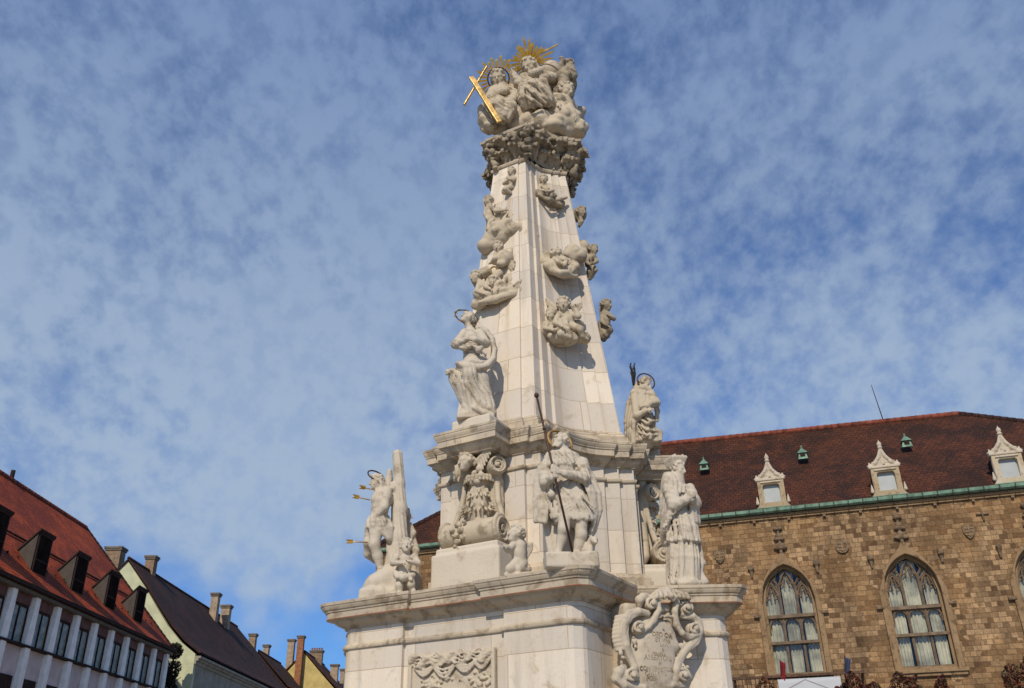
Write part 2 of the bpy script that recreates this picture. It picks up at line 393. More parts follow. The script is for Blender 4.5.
def head(S, c, r, fwd, up=(0, 0, 1), hair='curly', beard=False, seed=1, neck=None):
    c = np.array(c, float); f = unit(fwd); u = np.array(up, float); u = unit(u-f*(u@f)); sd = np.cross(f, u)
    A = np.array([sd, f, u]); P = lambda a, b, d: c+r*(a*sd+b*f+d*u)
    rnd = random.Random(seed); k = r*.18
    S.ell(P(0, -.12, .22), (.74*r, .88*r, .80*r), k, A)
    S.ell(P(0, .25, -.30), (.56*r, .58*r, .66*r), k, A)
    S.ell(P(0, .62, -.72), (.24*r, .22*r, .2*r), k, A)
    for q in (-1, 1): S.ell(P(q*.36, .5, -.22), (.24*r, .22*r, .26*r), k, A)
    S.cap(P(-.42, .62, .24), P(0, .8, .2), .1*r, .1*r, k*.6); S.cap(P(.42, .62, .24), P(0, .8, .2), .1*r, .1*r, k*.6)
    for q in (-1, 1):
        S.ell(P(q*.3, .86, .04), (.2*r, .16*r, .13*r), k*.5, A, '-')
        S.ell(P(q*.3, .66, .04), (.13*r, .13*r, .10*r), k*.3, A)
    S.cap(P(0, .78, .16), P(0, 1.03, -.2), .09*r, .155*r, k*.5)
    S.cap(P(-.16, .8, -.43), P(.16, .8, -.43), .075*r, None, k*.3); S.cap(P(-.13, .77, -.56), P(.13, .77, -.56), .08*r, None, k*.3)
    S.cap(P(-.17, .92, -.495), P(.17, .92, -.495), .03*r, None, k*.2, None, '-')
    for q in (-1, 1): S.ell(P(q*.74, -.05, -.05), (.1*r, .2*r, .26*r), k*.4, A)
    if neck is not None: S.cap(P(0, -.12, -.5), neck, .44*r, .5*r, r*.25)
    if hair in ('curly', 'long', 'short'):
        n = 46
        for i in range(n):
            z = 1-1.75*(i+.5)/n; a = i*2.39996; q = math.sqrt(max(0, 1-z*z))
            v = np.array([q*math.cos(a), q*math.sin(a), z])
            if v[1] > .38 and v[2] < .62: continue
            if v[2] < -.45: continue
            S.ell(P(v[0]*.80, -.1+v[1]*.92, .24+v[2]*.84), r*rnd.uniform(.17, .27), k*.5)
    if hair == 'long':
        for q in (-1, 1):
            for j in range(5):
                S.chain([P(q*(.72-.1*j), -.2-.16*j, .2), P(q*(.86-.12*j), -.25-.16*j, -.5), P(q*(.7-.12*j), -.2-.15*j, -1.25)], [r*.16, r*.19, r*.13], k*.5)
    if hair == 'hood':
        S.ell(P(0, -.3, .25), (.95*r, .95*r, .95*r), k, A); S.chain([P(-.85, .1, .3), P(-.8, 0, -.7), P(-.7, .05, -1.4)], r*.22, k); S.chain([P(.85, .1, .3), P(.8, 0, -.7), P(.7, .05, -1.4)], r*.22, k)
    if beard:
        for i in range(17):
            a = -1+2*(i % 6)/5; row = i//6
            S.chain([P(a*.46, .55-.3*abs(a), -.5-.15*row), P(a*.38, .72-.25*abs(a), -.95-.2*row)], [r*.15, r*.12], k*.5)
        for q in (-1, 1): S.cap(P(q*.08, .86, -.36), P(q*.34, .68, -.56), r*.085, r*.06, k*.3)
def hand(S, w, d, pn, sz=.085, curl=.6, th=1):
    """palm, four fingers of different length and a thumb; w wrist, d pointing direction, pn back-of-hand normal"""
    w = np.array(w, float); d = unit(d); pn = np.array(pn, float); pn = unit(pn-d*(pn@d)); s = np.cross(d, pn)
    S.ell(w+d*sz*.5, (sz*.42, sz*.55, sz*.2), .01, np.array([s, d, pn]))
    for i, ln in enumerate((.8, .95, .88, .66)):
        b = w+d*sz*.85+s*sz*(.33-.22*i); m = b+(d*math.cos(curl)-pn*math.sin(curl))*sz*ln*.5; e = m+(d*math.cos(curl*2.3)-pn*math.sin(curl*2.3))*sz*ln*.45
        S.chain([b, m, e], [sz*.125, sz*.115, sz*.09], .004)
    b = w+d*sz*.25+s*th*sz*.38; m = b+(d*.6+s*th*.55-pn*.3)*sz*.45; S.chain([b, m, m+(d*.8-pn*.5)*sz*.35], [sz*.15, sz*.13, sz*.1], .006)
def arm(S, a, b, c, ra, rb, rc, k=.03, fo=None):
    S.cap(a, b, ra, rb, k, fo); S.cap(b, c, rb, rc, k, fo)
def crop(x0, y0, sc, Y):
    """reads points off an enlarged view of the photograph: (x, y, further away) -> place in the world"""
    return lambda cx, cy, dy=0: at(x0+cx*sc, y0+cy*sc, Y+dy)
def ringmesh(c, n, Rr, r, seg=40, m=6, a0=0, a1=2*PI):
    n = unit(n); x = unit(np.cross(n, (0, 0, 1.)) if abs(n[2]) < .95 else (1, 0, 0)); y = np.cross(n, x)
    full = abs(a1-a0-2*PI) < 1e-3
    pts = [np.array(c)+Rr*(x*math.cos(a0+(a1-a0)*i/seg)+y*math.sin(a0+(a1-a0)*i/seg)) for i in range(seg if full else seg+1)]
    b = MB(); b.tube(pts, r, m, 0, full); return b
def wing(S, root, tip, drop, n=6, r=.02, k=.008):
    root = np.array(root); tip = np.array(tip); drop = np.array(drop)
    for i in range(n):
        t = i/(n-1); p = root+(tip-root)*(.25+.75*t); S.chain([root+(tip-root)*t*.4, p, p+drop*(1.1-.55*t)], [r*1.2, r, r*.6], k)
def putto(S, hd, hr, fwd, chest, hip, arms=(), legs=(), wings=(), up=(0, 0, 1), seed=1, k=.025, hair='curly'):
    head(S, hd, hr, fwd, up, hair, False, seed, chest)
    S.cap(chest, hip, hr*.72, hr*.80, k); mid = (np.array(chest)+np.array(hip))/2; S.ell(mid+unit(fwd)*hr*.18, hr*.72, k)
    for a in arms:
        S.chain(a, [hr*.43, hr*.38, hr*.28][:len(a)], k*.6)
        d = unit(np.array(a[-1])-np.array(a[-2])); hand(S, a[-1], d, unit(np.cross(d, (.3, .8, .2))), hr*.5, .5)
    for l in legs:
        S.chain(l, [hr*.58, hr*.50, hr*.35, hr*.25][:len(l)], k*.7)
    for w in wings: wing(S, *w, 6, hr*.2)
def puffs(S, L, k=.05, seed=0):
    """billowing stone cloud: each puff breaks into smaller ones"""
    rnd = random.Random(seed)
    for i, (c, r) in enumerate(L):
        rr = np.array(r if hasattr(r, '__len__') else [r]*3, float)*.84; m = rr.min()
        S.ell(c, rr, .03, None, '+', lump(m*.13, 2.3/m, seed+i))
        for j in range(6):
            a = rnd.uniform(0, 2*PI); z = rnd.uniform(-.6, .8); h = math.sqrt(1-z*z)
            v = np.array([h*math.cos(a), -abs(h*math.sin(a))*rnd.choice((1, 1, -1)), z]); q = m*rnd.uniform(.34, .56)
            S.ell(np.array(c)+v*rr*.74, q, .022, None, '+', lump(q*.13, 2.2/q, seed+i+j))

# ================================================================== ground
m_pave, nt, b = mat('granite_setts')
v = coords(nt)
br = nt.nodes.new('ShaderNodeTexBrick'); nt.links.new(v, br.inputs[0]); br.inputs['Scale'].default_value = 1; br.inputs['Brick Width'].default_value = .22; br.inputs['Row Height'].default_value = .12; br.inputs['Mortar Size'].default_value = .008
br.inputs['Color1'].default_value = (.30, .265, .22, 1); br.inputs['Color2'].default_value = (.38, .335, .275, 1); br.inputs['Mortar'].default_value = (.14, .12, .09, 1)
nt.links.new(br.outputs[0], b.inputs['Base Color']); b.inputs['Roughness'].default_value = .8
g = MB(); g.add([(-400, -300, 0), (400, -300, 0), (400, 600, 0), (-400, 600, 0)], [(0, 1, 2, 3)])
tag(g.build('square_paving', m_pave), kind='structure')

# ================================================================== the column
AX = np.array([.3248, 12.5, 0])
mon = empty('plague_column', AX, 0, 'tall pale limestone baroque column on a three armed pedestal, crowded with carved saints', 'monument')
def aframe(deg): return Matrix.Rotation(R(deg+90), 4, 'Z')          # local x along the face, -y outward
def apt(deg, x, y, z):
    p = aframe(deg) @ Vector((x, y, z)); return np.array(p)+AX
def plan(L, w, s, mode, o=0, blk=None, nc=9, cz=1.0):
    """outline of the three armed plan, offset outward by o"""
    L += o; w += o
    if mode == 'stair':
        dl, l = s
        side = [(L-dl-2*l, w), (L-dl-2*l, w-dl), (L-dl-l, w-dl), (L-dl-l, w-2*dl), (L-dl, w-2*dl), (L-dl, w-2*dl-l), (L, w-2*dl-l)]
        if blk: side += [(L, blk[1]+o), (blk[0]+o, blk[1]+o)]
    else:
        c, bb, rec = mode
        side = [(L-c, w), (L-c*.62, w-c*.12), (L-c*.12, w-c*.62), (L, w-c), (L, bb-o), (L-rec, bb-o)]
    out = []
    for th in (0, 120, 240):
        d = np.array([math.cos(R(th)), math.sin(R(th))]); e = np.array([-d[1], d[0]])
        for u_, v_ in side: out.append(d*u_-e*v_)
        for u_, v_ in reversed(side): out.append(d*u_+e*v_)
        nd = np.array([math.cos(R(th+60)), math.sin(R(th+60))])*1.1547*w*cz
        if mode == 'stair':
            d2 = np.array([math.cos(R(th+120)), math.sin(R(th+120))]); e2 = np.array([-d2[1], d2[0]])
            a = d*(L-dl-2*l)+e*w; c2 = d2*(L-dl-2*l)-e2*w
            for i in range(1, nc+1):
                t = i/(nc+1); out.append(a*(1-t)**2+nd*2*t*(1-t)+c2*t*t)
        else: out.append(nd)
    return np.array(out)
def loft(name, rings, mats, parent, cap=(True, True), bevel=.006):
    """rings: (z, outline, material index); walls carry perimeter/height UVs for the masonry joints"""
    n = len(rings[0][1]); V = []; F = []; UV = []; MI = []
    for z, P, *_ in rings: V += [(x, y, z) for x, y in P]
    base = rings[len(rings)//2][1]
    per = np.concatenate([[0], np.cumsum(np.linalg.norm(np.roll(base, -1, 0)-base, axis=1))])
    for i in range(len(rings)-1):
        za, zb = rings[i][0], rings[i+1][0]; off = np.linalg.norm(rings[i+1][1]-rings[i][1], axis=1).mean()
        va = rings[i][0]; vb = zb if abs(zb-za) > .3*off else za+off
        for k in range(n):
            j = (k+1) % n
            F.append((i*n+k, i*n+j, (i+1)*n+j, (i+1)*n+k)); UV += [(per[k], va), (per[k+1], va), (per[k+1], vb), (per[k], vb)]
            MI.append(rings[i][2] if len(rings[i]) > 2 else 0)
    if cap[0]: F.append(tuple(range(n-1, -1, -1))); UV += [tuple(V[k][:2]) for k in range(n-1, -1, -1)]; MI.append(0)
    if cap[1]: q = (len(rings)-1)*n; F.append(tuple(q+k for k in range(n))); UV += [tuple(V[q+k][:2]) for k in range(n)]; MI.append(0)
    me = pymesh(name, V, F); uv = me.uv_layers.new(name='UVMap'); uv.data.foreach_set('uv', np.array(UV, f4).ravel())
    o = link(name, me, mats, parent); me.polygons.foreach_set('material_index', MI)
    if bevel:
        md = o.modifiers.new('bevel', 'BEVEL'); md.width = bevel; md.segments = 2; md.limit_method = 'ANGLE'; md.angle_limit = R(35)
    return o
PED = (.15, .70, .055)
pp = lambda o: plan(2.165, 1.648, 0, PED, o)
loft('pedestal_base', [(0, pp(.62)), (.17, pp(.62)), (.172, pp(.42)), (.36, pp(.42)), (.362, pp(.24)), (.72, pp(.24)), (.76, pp(.2)), (.82, pp(.13)), (.90, pp(.08)), (.93, pp(.03))], [ST_TRIM], mon)
loft('pedestal', [(.931, pp(0)), (3.335, pp(0))], [ST_BLOCK], mon, (False, False))
loft('pedestal_necking', [(3.335, pp(.001)), (3.336, pp(.022)), (3.35, pp(.03)), (3.375, pp(.034)), (3.385, pp(.018)), (3.395, pp(.014)), (3.40, pp(.002))], [ST_TRIM], mon, (True, True), .003)
loft('pedestal_frieze', [(3.40, pp(0)), (3.60, pp(0))], [ST_BLOCK], mon, (False, False))
loft('pedestal_cornice', [(3.575, pp(0)), (3.576, pp(.022)), (3.60, pp(.026)), (3.61, pp(.045)), (3.63, pp(.085)), (3.655, pp(.115)), (3.675, pp(.128)), (3.683, pp(.130)), (3.684, pp(.188), 1), (3.694, pp(.190), 0), (3.762, pp(.190)), (3.765, pp(.203)), (3.785, pp(.206)), (3.795, pp(.222)), (3.82, pp(.235)), (3.84, pp(.242)), (3.843, pp(.250)), (3.88, pp(.252))], [ST_TRIM, RED], mon, (True, True), .004)
# second tier
q2 = lambda o, blk=None: plan(1.38, .90, (.06, .212), 'stair', o, blk, 9, 1.04)
loft('tier_plinth', [(3.875, q2(.10)), (4.20, q2(.10)), (4.21, q2(.07)), (4.24, q2(.06)), (4.27, q2(.01))], [ST_TRIM], mon, (False, True))
loft('tier', [(4.265, q2(0)), (5.50, q2(0))], [ST_BLOCK], mon, (False, False))
loft('tier_necking', [(5.50, q2(.001)), (5.501, q2(.02)), (5.515, q2(.03)), (5.54, q2(.034)), (5.55, q2(.015)), (5.56, q2(.002))], [ST_TRIM], mon, (True, True), .003)
loft('tier_frieze', [(5.56, q2(0)), (5.73, q2(0))], [ST_BLOCK], mon, (False, False))
B2 = (1.755, .30)
c2 = lambda o: q2(o, B2)
loft('tier_cornice', [(5.705, c2(-.02)), (5.706, c2(.02)), (5.725, c2(.026)), (5.735, c2(.045)), (5.76, c2(.08)), (5.79, c2(.10)), (5.81, c2(.105)), (5.812, c2(.145)), (5.895, c2(.147)), (5.897, c2(.158)), (5.91, c2(.160)), (5.93, c2(.172)), (5.955, c2(.182)), (5.975, c2(.184)), (5.977, c2(.19)), (6.01, c2(.192))], [ST_TRIM], mon, (True, True), .004)
loft('tier_blocking', [(6.006, q2(.06)), (6.04, q2(.05)), (6.06, q2(.0)), (6.10, q2(-.02)), (6.14, q2(-.03))], [ST_TRIM], mon, (False, True))
# shaft
def sh(z, o=0):
    t = (z-6.33)/(11.17-6.33); return plan(1.235*(1-t)+.668*t, .752*(1-t)+.372*t, (.045*(1-t)+.03*t, .208*(1-t)+.126*t), 'stair', o, None, 9, 1.04)
loft('shaft_base', [(6.13, sh(6.3, .075)), (6.20, sh(6.3, .075)), (6.202, sh(6.3, .05)), (6.225, sh(6.3, .055)), (6.245, sh(6.3, .045)), (6.25, sh(6.3, .03)), (6.27, sh(6.3, .035)), (6.29, sh(6.3, .02)), (6.31, sh(6.3, .002))], [ST_TRIM], mon, (False, True), .003)
loft('shaft', [(z, sh(z)) for z in np.linspace(6.305, 11.22, 12)], [ST_SHAFT], mon, (False, False), .008)
loft('shaft_necking', [(11.16, sh(11.2, .001)), (11.161, sh(11.2, .025)), (11.19, sh(11.2, .038)), (11.215, sh(11.2, .035)), (11.225, sh(11.2, .012)), (11.25, sh(11.2, .004))], [ST_TRIM], mon, (False, True), .003)

# capital: plain bell, three rows of curling acanthus, flat top slab
cp = lambda o: plan(.655, .365, (.03, .12), 'stair', o, None, 9, 1.0)
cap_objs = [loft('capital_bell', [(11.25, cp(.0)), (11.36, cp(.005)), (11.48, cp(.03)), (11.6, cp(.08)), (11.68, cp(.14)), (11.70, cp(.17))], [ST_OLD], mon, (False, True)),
            loft('capital_slab', [(11.685, cp(.15)), (11.70, cp(.19)), (11.72, cp(.205)), (11.723, cp(.225)), (11.77, cp(.235))], [ST_TRIM], mon, (True, True), .005)]
for o in cap_objs: o.location.x = .075
S = Clay(.013); rnd = random.Random(4)
def along(P, step, ph=0):
    n = len(P); acc = ph; out = []
    for i in range(n):
        a = P[i]; b_ = P[(i+1) % n]; L = np.linalg.norm(b_-a); t = b_-a
        nr = np.array([t[1], -t[0]])/max(L, 1e-6)
        while acc < L:
            out.append((a+t*acc/L, nr)); acc += step
        acc -= L
    return out
for row, (z0, h, o, out_) in enumerate([(11.31, .19, .01, .12), (11.42, .19, .04, .16), (11.53, .16, .10, .15)]):
    for p, nr in along(cp(o), .205, .05+.10*(row % 2)):
        zz = z0+rnd.uniform(-.03, .03); sc = rnd.uniform(.8, 1.2); k0 = rnd.uniform(.85, 1.15)
        nr2 = nr+np.array([-nr[1], nr[0]])*rnd.uniform(-.45, .45); tn = np.array([-nr2[1], nr2[0]])
        pt = lambda u_, z_, w_=0: np.array([p[0]+nr2[0]*u_+tn[0]*w_, p[1]+nr2[1]*u_+tn[1]*w_, z_])
        ztop = zz+h
        for w_, zz2, k_ in ((0, 0, 1), (-.05, -.02, .8), (.05, -.02, .8)):
            w2 = w_*1.35*sc; k_ *= k0
            S.chain([pt(-.03, zz, w_*.4), pt(.02, zz+h*.5, w_), pt(out_*.65, ztop-.02+zz2, w2), pt(out_*sc, ztop-.01+zz2, w2), pt(out_*1.15*sc, ztop-.05+zz2, w2)], [.03*k_, .040*k_, .044*k_, .044*k_, .026*k_], .016, lump(.010, 34, int(w2*1000)))
# looser bunches hanging at the arm ends
for th in (240, 0, 120):
    d = np.array([math.cos(R(th)), math.sin(R(th))]); e = np.array([-d[1], d[0]])
    for q in (-1, 1):
        for i in range(16):
            z = 11.62-.42*rnd.random(); p = d*(.70+.16*rnd.random()*(z-11.1)/.5)+e*q*(.28+.14*rnd.random()*(z-11.0)/.6)
            S.ell((p[0], p[1], z), (rnd.uniform(.03, .065), rnd.uniform(.03, .065), rnd.uniform(.03, .055)), .015, None, '+', lump(.012, 36, i))
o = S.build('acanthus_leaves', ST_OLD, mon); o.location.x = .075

# consoles with scrolls, one on each arm
def spiral(S, c, r0, x0, x1, turns=2.1, dirn=1, start=0, k=.004, tr=.16):
    """a volute seen from the side: a roll along x with raised spiral at both ends; c = (out, z)"""
    P = lambda x, u_, z_: (x, -u_, z_)
    S.cap(P(x0, *c), P(x1, *c), r0*.9, None, .02)
    for x in (x0, x1):
        S.ell(P(x+(.105 if x == x1 else -.105)*r0/.17, *c), (r0*.55, r0*.78, r0*.78), .01, None, '-')
        pts = []; rs = []
        for i in range(34):
            t = i/33; a = start+dirn*2*PI*turns*t; rr = r0*(1-.82*t)
            pts.append(P(x+(.028 if x == x1 else -.028)*(1+.9*t), c[0]+rr*math.cos(a), c[1]+rr*math.sin(a))); rs.append(r0*tr*(1-.45*t))
        S.chain(pts, rs, k)
        S.ell(P(x+(.035 if x == x1 else -.035), *c), r0*.2, .008)
def make_console():
    S = Clay(.0105)
    spiral(S, (1.70, 4.65), .185, -.37, .37, 2.2, -1, PI*.6)
    prof = [(1.36, 4.5), (1.44, 4.62), (1.46, 4.85), (1.45, 5.1), (1.46, 5.35), (1.50, 5.5), (1.50, 5.68)]
    for x in np.linspace(-.22, .22, 7): S.chain([(x*1.3 if z < 4.8 else x, -u_, z) for u_, z in prof], .07, .02)
    for q_ in (-1, 1):                                    # splayed volutes under the cornice, with the band that sweeps down from them
        ax_ = unit((q_*.78, -.62, 0)); sd_ = unit((-ax_[1]*-1, ax_[0]*-1, 0)); c_ = np.array([q_*.285, -1.60, 5.53])
        S.cap(c_-ax_*.10, c_+ax_*.02, .118, None, .02)
        S.ell(c_+ax_*.075, (.06, .095, .095), .01, np.array([ax_, np.cross((0, 0, 1), ax_), (0, 0, 1)]), '-')
        pts = []; rs = []; t_ = np.cross((0, 0, 1), ax_)
        for i in range(34):
            t = i/33; a = -q_*PI*.5+q_*2*PI*2.1*t; rr = .118*(1-.82*t)
            pts.append(c_+ax_*(.03+.035*t)+t_*rr*math.cos(a)+np.array([0, 0, rr*math.sin(a)])); rs.append(.020*(1-.4*t))
        S.chain(pts, rs, .004); S.ell(c_+ax_*.07, .026, .006)
        S.chain([(q_*.26, -1.50, 5.45), (q_*.25, -1.53, 5.28), (q_*.28, -1.56, 5.08), (q_*.33, -1.58, 4.92), (q_*.36, -1.60, 4.82)], [.05, .038, .036, .038, .04], .012)
    # leafy stem
    S.chain([(0, -1.55, 4.78), (0, -1.56, 5.05), (0, -1.57, 5.36)], [.15, .11, .115], .02)
    for i in range(13):
        a = PI*(i/12); p = lambda r_, z_: (r_*1.15*math.cos(a), -1.56-r_*math.sin(a), z_)
        S.chain([p(.07, 5.30), p(.12, 5.38), p(.165, 5.40), p(.175, 5.35)], [.025, .03, .028, .02], .012)
    S.ell((0, -1.56, 5.43), (.15, .13, .035), .015)
    for row, (z0, hh, r0_, n_) in enumerate(((4.80, .22, .13, 5), (5.02, .20, .085, 4))):
        for i in range(n_):
            a = PI*((i+.5)/n_); p = lambda r_, z_, da=0: (r_*1.3*math.cos(a+da), -1.56-r_*math.sin(a+da), z_)
            for da, k_ in ((0, 1), (.16, .7), (-.16, .7)):
                S.chain([p(r0_*.7, z0), p(r0_*.95, z0+hh*.6, da*.6), p(r0_*1.3, z0+hh*.95*k_+.02, da*1.1), p(r0_*1.55, z0+hh*.85*k_, da*1.2)], [.02, .024*k_, .024*k_, .014], .008)
    for dx, dz, r in ((-.22, .02, .042), (-.15, .10, .046), (-.18, -.06, .04), (-.11, .01, .045), (-.15, -.13, .042), (-.08, -.08, .034), (-.06, .10, .036), (-.19, -.19, .04), (-.13, -.22, .036), (-.16, -.27, .03)):
        S.ell((dx+.02, -1.885+abs(dz)*.14, 4.66+dz), (r, .035, r*.9), .01, None, '+', lump(.013, 48, int(r*3000)+int(dz*100)))
    return S.mesh('console')
me_con = make_console()
S = Clay(.010)
cc = np.array([-.10, -1.74, 5.60])
head(S, cc, .125, (-.25, -1, -.12), (0, .1, 1), 'curly', False, 5)
wing(S, cc+np.array([.1, .06, -.02]), cc+np.array([.34, .02, .14]), np.array([.04, 0, -.16]), 6, .026)
wing(S, cc+np.array([-.1, .06, -.04]), cc+np.array([-.2, .10, .0]), np.array([-.03, 0, -.16]), 5, .022)
for dx, dz in ((.10, -.16), (.17, -.1), (.2, -.2), (.08, -.25), (.15, -.27), (.02, -.2)): S.ell(cc+np.array([dx, .05, dz]), .045, .015, None, '+', lump(.01, 40, int(dx*100)))
me_ch = S.mesh('cherub_head')
S = Clay(.014); S.box((0, -1.62, 4.135), (.50, .30, .262), .03, .02, None, lump(.004, 9, 2)); S.box((0, -1.62, 4.425), (.455, .26, .05), .02, .02)
me_blk = S.mesh('console_block')
for th in (240, 0, 120):
    o = link('console', me_con, None, mon, True); o.matrix_local = aframe(th)
    h_ = link('cherub_head', me_ch, None, o, True)
    bl = link('console_block', me_blk, None, mon, True); bl.matrix_local = aframe(th)
me_con.materials.append(ST_CLUST); me_ch.materials.append(ST_FIG); me_blk.materials.append(ST_TRIM2)

# cartouches in the three re-entrant corners
def vol(S, c, r0, start, dirn, turns=1.6, y=-.0, rt=.035):
    pts = []; rs = []
    for i in range(30):
        t = i/29; a = start+dirn*2*PI*turns*t; rr = r0*(1-.8*t)
        pts.append((c[0]+rr*math.cos(a), y-.05*t, c[1]+rr*math.sin(a))); rs.append(rt*(1-.35*t))
    S.chain(pts, rs, .012); S.ell((c[0], y-.08, c[1]), r0*.3, .01)
C_N = np.array([.5, -.8660254, 0]); C_E = np.array([.8660254, .5, 0])
def cpt(cx_, cy_, out=0):
    P = on(600+cx_*110/701, 580+cy_*110/701, AX+C_N*2.43, C_N)-AX
    return np.array([P@C_E, -(2.43+out), P[2]])
def make_cart():
    S = Clay(.0095)
    for a, b_, r_ in (((345, 290), (430, 290), .07), ((300, 360), (450, 350), .08), ((260, 430), (470, 420), .09), ((255, 500), (440, 500), .09), ((260, 570), (430, 570), .09), ((255, 640), (430, 640), .09), ((290, 720), (400, 720), .08), ((360, 180), (430, 180), .06)):
        S.cap(cpt(*a, -.04), cpt(*b_, -.04), r_, None, .06)
    S.ell(cpt(345, 480, -.02), (.27, .085, .45), .05)
    S.box(cpt(350, 430, -.30), (.34, .26, .48), .05, .03)
    def band(pts, rs, out=.05, k=.012):
        S.chain([cpt(x, y, out+(.02 if i % 2 else 0)) for i, (x, y) in enumerate(pts)], rs, k)
        P = [cpt(x, y, out) for x, y in pts]
        for sg in (-1, 1):                                # raised fillets along both edges of the strap
            L_ = []
            for i in range(len(P)):
                t = unit(P[min(i+1, len(P)-1)]-P[max(i-1, 0)]); n_ = np.cross(t, (0, 1., 0)); L_.append(P[i]+sg*n_*rs[i]*.72+np.array([0, -rs[i]*.74, 0]))
            S.chain(L_, [max(.009, r_*.27) for r_ in rs], .003)
    def curl(cx_, cy_, r_, a0, dirn, turns=1.5, out=.05, rt=.020):
        pts = []; rs = []
        for i in range(28):
            t = i/27; a = a0+dirn*2*PI*turns*t; rr = r_*(1-.78*t); pts.append(cpt(cx_+rr*math.cos(a), cy_+rr*math.sin(a), out+.06*t)); rs.append(rt*(1-.25*t))
        S.ell(cpt(cx_, cy_, out-.04), (r_*.0017, .06, r_*.0017), .01); S.chain(pts, rs, .005); S.ell(cpt(cx_, cy_, out+.05), .03, .006)
    band([(345, 140), (350, 200), (322, 262), (285, 305), (248, 330)], [.038, .036, .034, .032, .028]); curl(308, 158, 38, -.6, -1); curl(225, 310, 42, .4, -1, 1.5)
    band([(468, 140), (452, 210), (468, 290), (500, 345), (550, 368), (590, 355)], [.038, .036, .036, .034, .032, .028]); curl(530, 185, 42, -2.5, 1); curl(577, 318, 42, 1.2, -1, 1.5)
    band([(300, 215), (230, 205), (175, 225), (138, 275), (132, 345), (150, 420), (178, 490), (205, 560), (215, 620)], [.03, .045, .055, .06, .058, .05, .045, .042, .04], .02)
    band([(520, 235), (575, 235), (612, 270), (618, 330), (590, 395), (530, 450), (490, 520), (468, 590), (470, 640)], [.03, .042, .052, .055, .05, .046, .042, .042, .04], .02)
    band([(270, 120), (245, 130), (250, 165)], [.03, .05, .03], 0); band([(300, 100), (265, 110), (245, 125)], [.03, .045, .04], 0)
    curl(185, 612, 40, -1.2, -1, 1.5); curl(510, 612, 42, -1.9, 1, 1.5)
    band([(150, 560), (110, 590), (105, 630), (145, 670), (215, 680), (270, 690), (310, 715)], [.04, .06, .055, .05, .045, .04, .04], .0); band([(535, 570), (555, 620), (520, 660), (450, 670), (400, 690), (370, 715)], [.035, .045, .045, .04, .04, .04], .0)
    for i in range(9):                                    # fluted lip on the left
        t = i/8; x0 = 128-18*math.sin(PI*t*.8)+30*max(0, t-.6); y0 = 235+205*t; S.cap(cpt(x0-22, y0+4, .0), cpt(x0+20, y0-4, .05), .027, .024, .012)
    for i in range(6): S.cap(cpt(90+4*i, 575+14*i, .0), cpt(124+4*i, 578+12*i, .045), .025, .02, .012)
    for x_, y_, r_ in ((118, 468, .03), (130, 500, .028), (122, 525, .024), (205, 400, .03), (215, 425, .022), (508, 425, .034), (530, 430, .022), (515, 220, .026), (545, 555, .02), (200, 370, .018)): S.ell(cpt(x_, y_, .04), (r_, r_*.8, r_), .008, None, '+', lump(.008, 60, int(x_)))
    # crest: rolled leaf over the top
    band([(318, 108), (350, 88), (385, 78), (410, 76), (450, 86), (500, 98), (545, 118)], [.03, .04, .048, .05, .044, .038, .03], .03, .02)
    for i in range(8):
        x0 = 335+26*i; y0 = 100+abs(i-3)*4; band([(x0, y0-18), (x0+(i-3.5)*3, y0+8), (x0+(i-3.5)*7, y0+30-abs(i-3.5)*5)], [.022, .026, .016], .085, .005)
    band([(395, 85), (408, 115), (425, 135), (442, 120), (432, 105)], [.03, .034, .028, .022, .016], .11, .006)
    for i in range(9): S.ell(cpt(345+12*i, 236+7*math.sin(i*1.9), .05), (.022, .025, .019), .006, None, '+', lump(.008, 70, i))
    return S.mesh('cartouche')
me_cart = make_cart(); me_cart.materials.append(ST_FIG)
LINES = [('+', 385, 329, 24), ('DEO CVI', 375, 366, 30), ('ET VNI', 378, 402, 30), ('LAVS', 385, 430, 22), ('&', 378, 462, 22), ('VENERA', 350, 490, 24), ('ASSERTORI', 348, 516, 32), ('ET', 358, 548, 18), ('CONSERVATORI', 340, 582, 26), ('CIVITATIS', 335, 612, 28), ('POSVIT', 322, 642, 26)]
tm = []
for t, cx_, cy_, sz in LINES:
    cu = bpy.data.curves.new('txt', 'FONT'); cu.body = t; cu.size = sz*.0024; cu.align_x = 'CENTER'; cu.extrude = .005; cu.space_character = 1.0
    to = bpy.data.objects.new('t', cu); COL.objects.link(to)
    me = bpy.data.meshes.new_from_object(to.evaluated_get(bpy.context.evaluated_depsgraph_get())); bpy.data.objects.remove(to); bpy.data.curves.remove(cu)
    me.transform(Matrix.Rotation(PI/2, 4, 'X')); P = cpt(cx_, cy_); c0_ = cpt(345, 480, -.02)
    for vv in me.vertices:
        x = vv.co.x+P[0]; z = vv.co.z+P[2]
        e = 1-((x-c0_[0])/.27)**2-((z-c0_[2])/.45)**2
        vv.co.x = x; vv.co.z = z; vv.co.y += min(c0_[1]-.085*math.sqrt(max(e, .0)), -2.484)-.006
    tm.append(me)
bm = bmesh.new()
for me in tm: bm.from_mesh(me); bpy.data.meshes.remove(me)
me_txt = bpy.data.meshes.new('inscription'); bm.to_mesh(me_txt); bm.free(); me_txt.materials.clear(); me_txt.materials.append(plain('worn_lettering', (.36, .285, .195), .9, 0, .3, 30))
for th in (300, 180, 60):
    o = link('cartouche', me_cart, None, mon, True); o.matrix_local = aframe(th)
    if th == 300: link('inscription', me_txt, None, o)

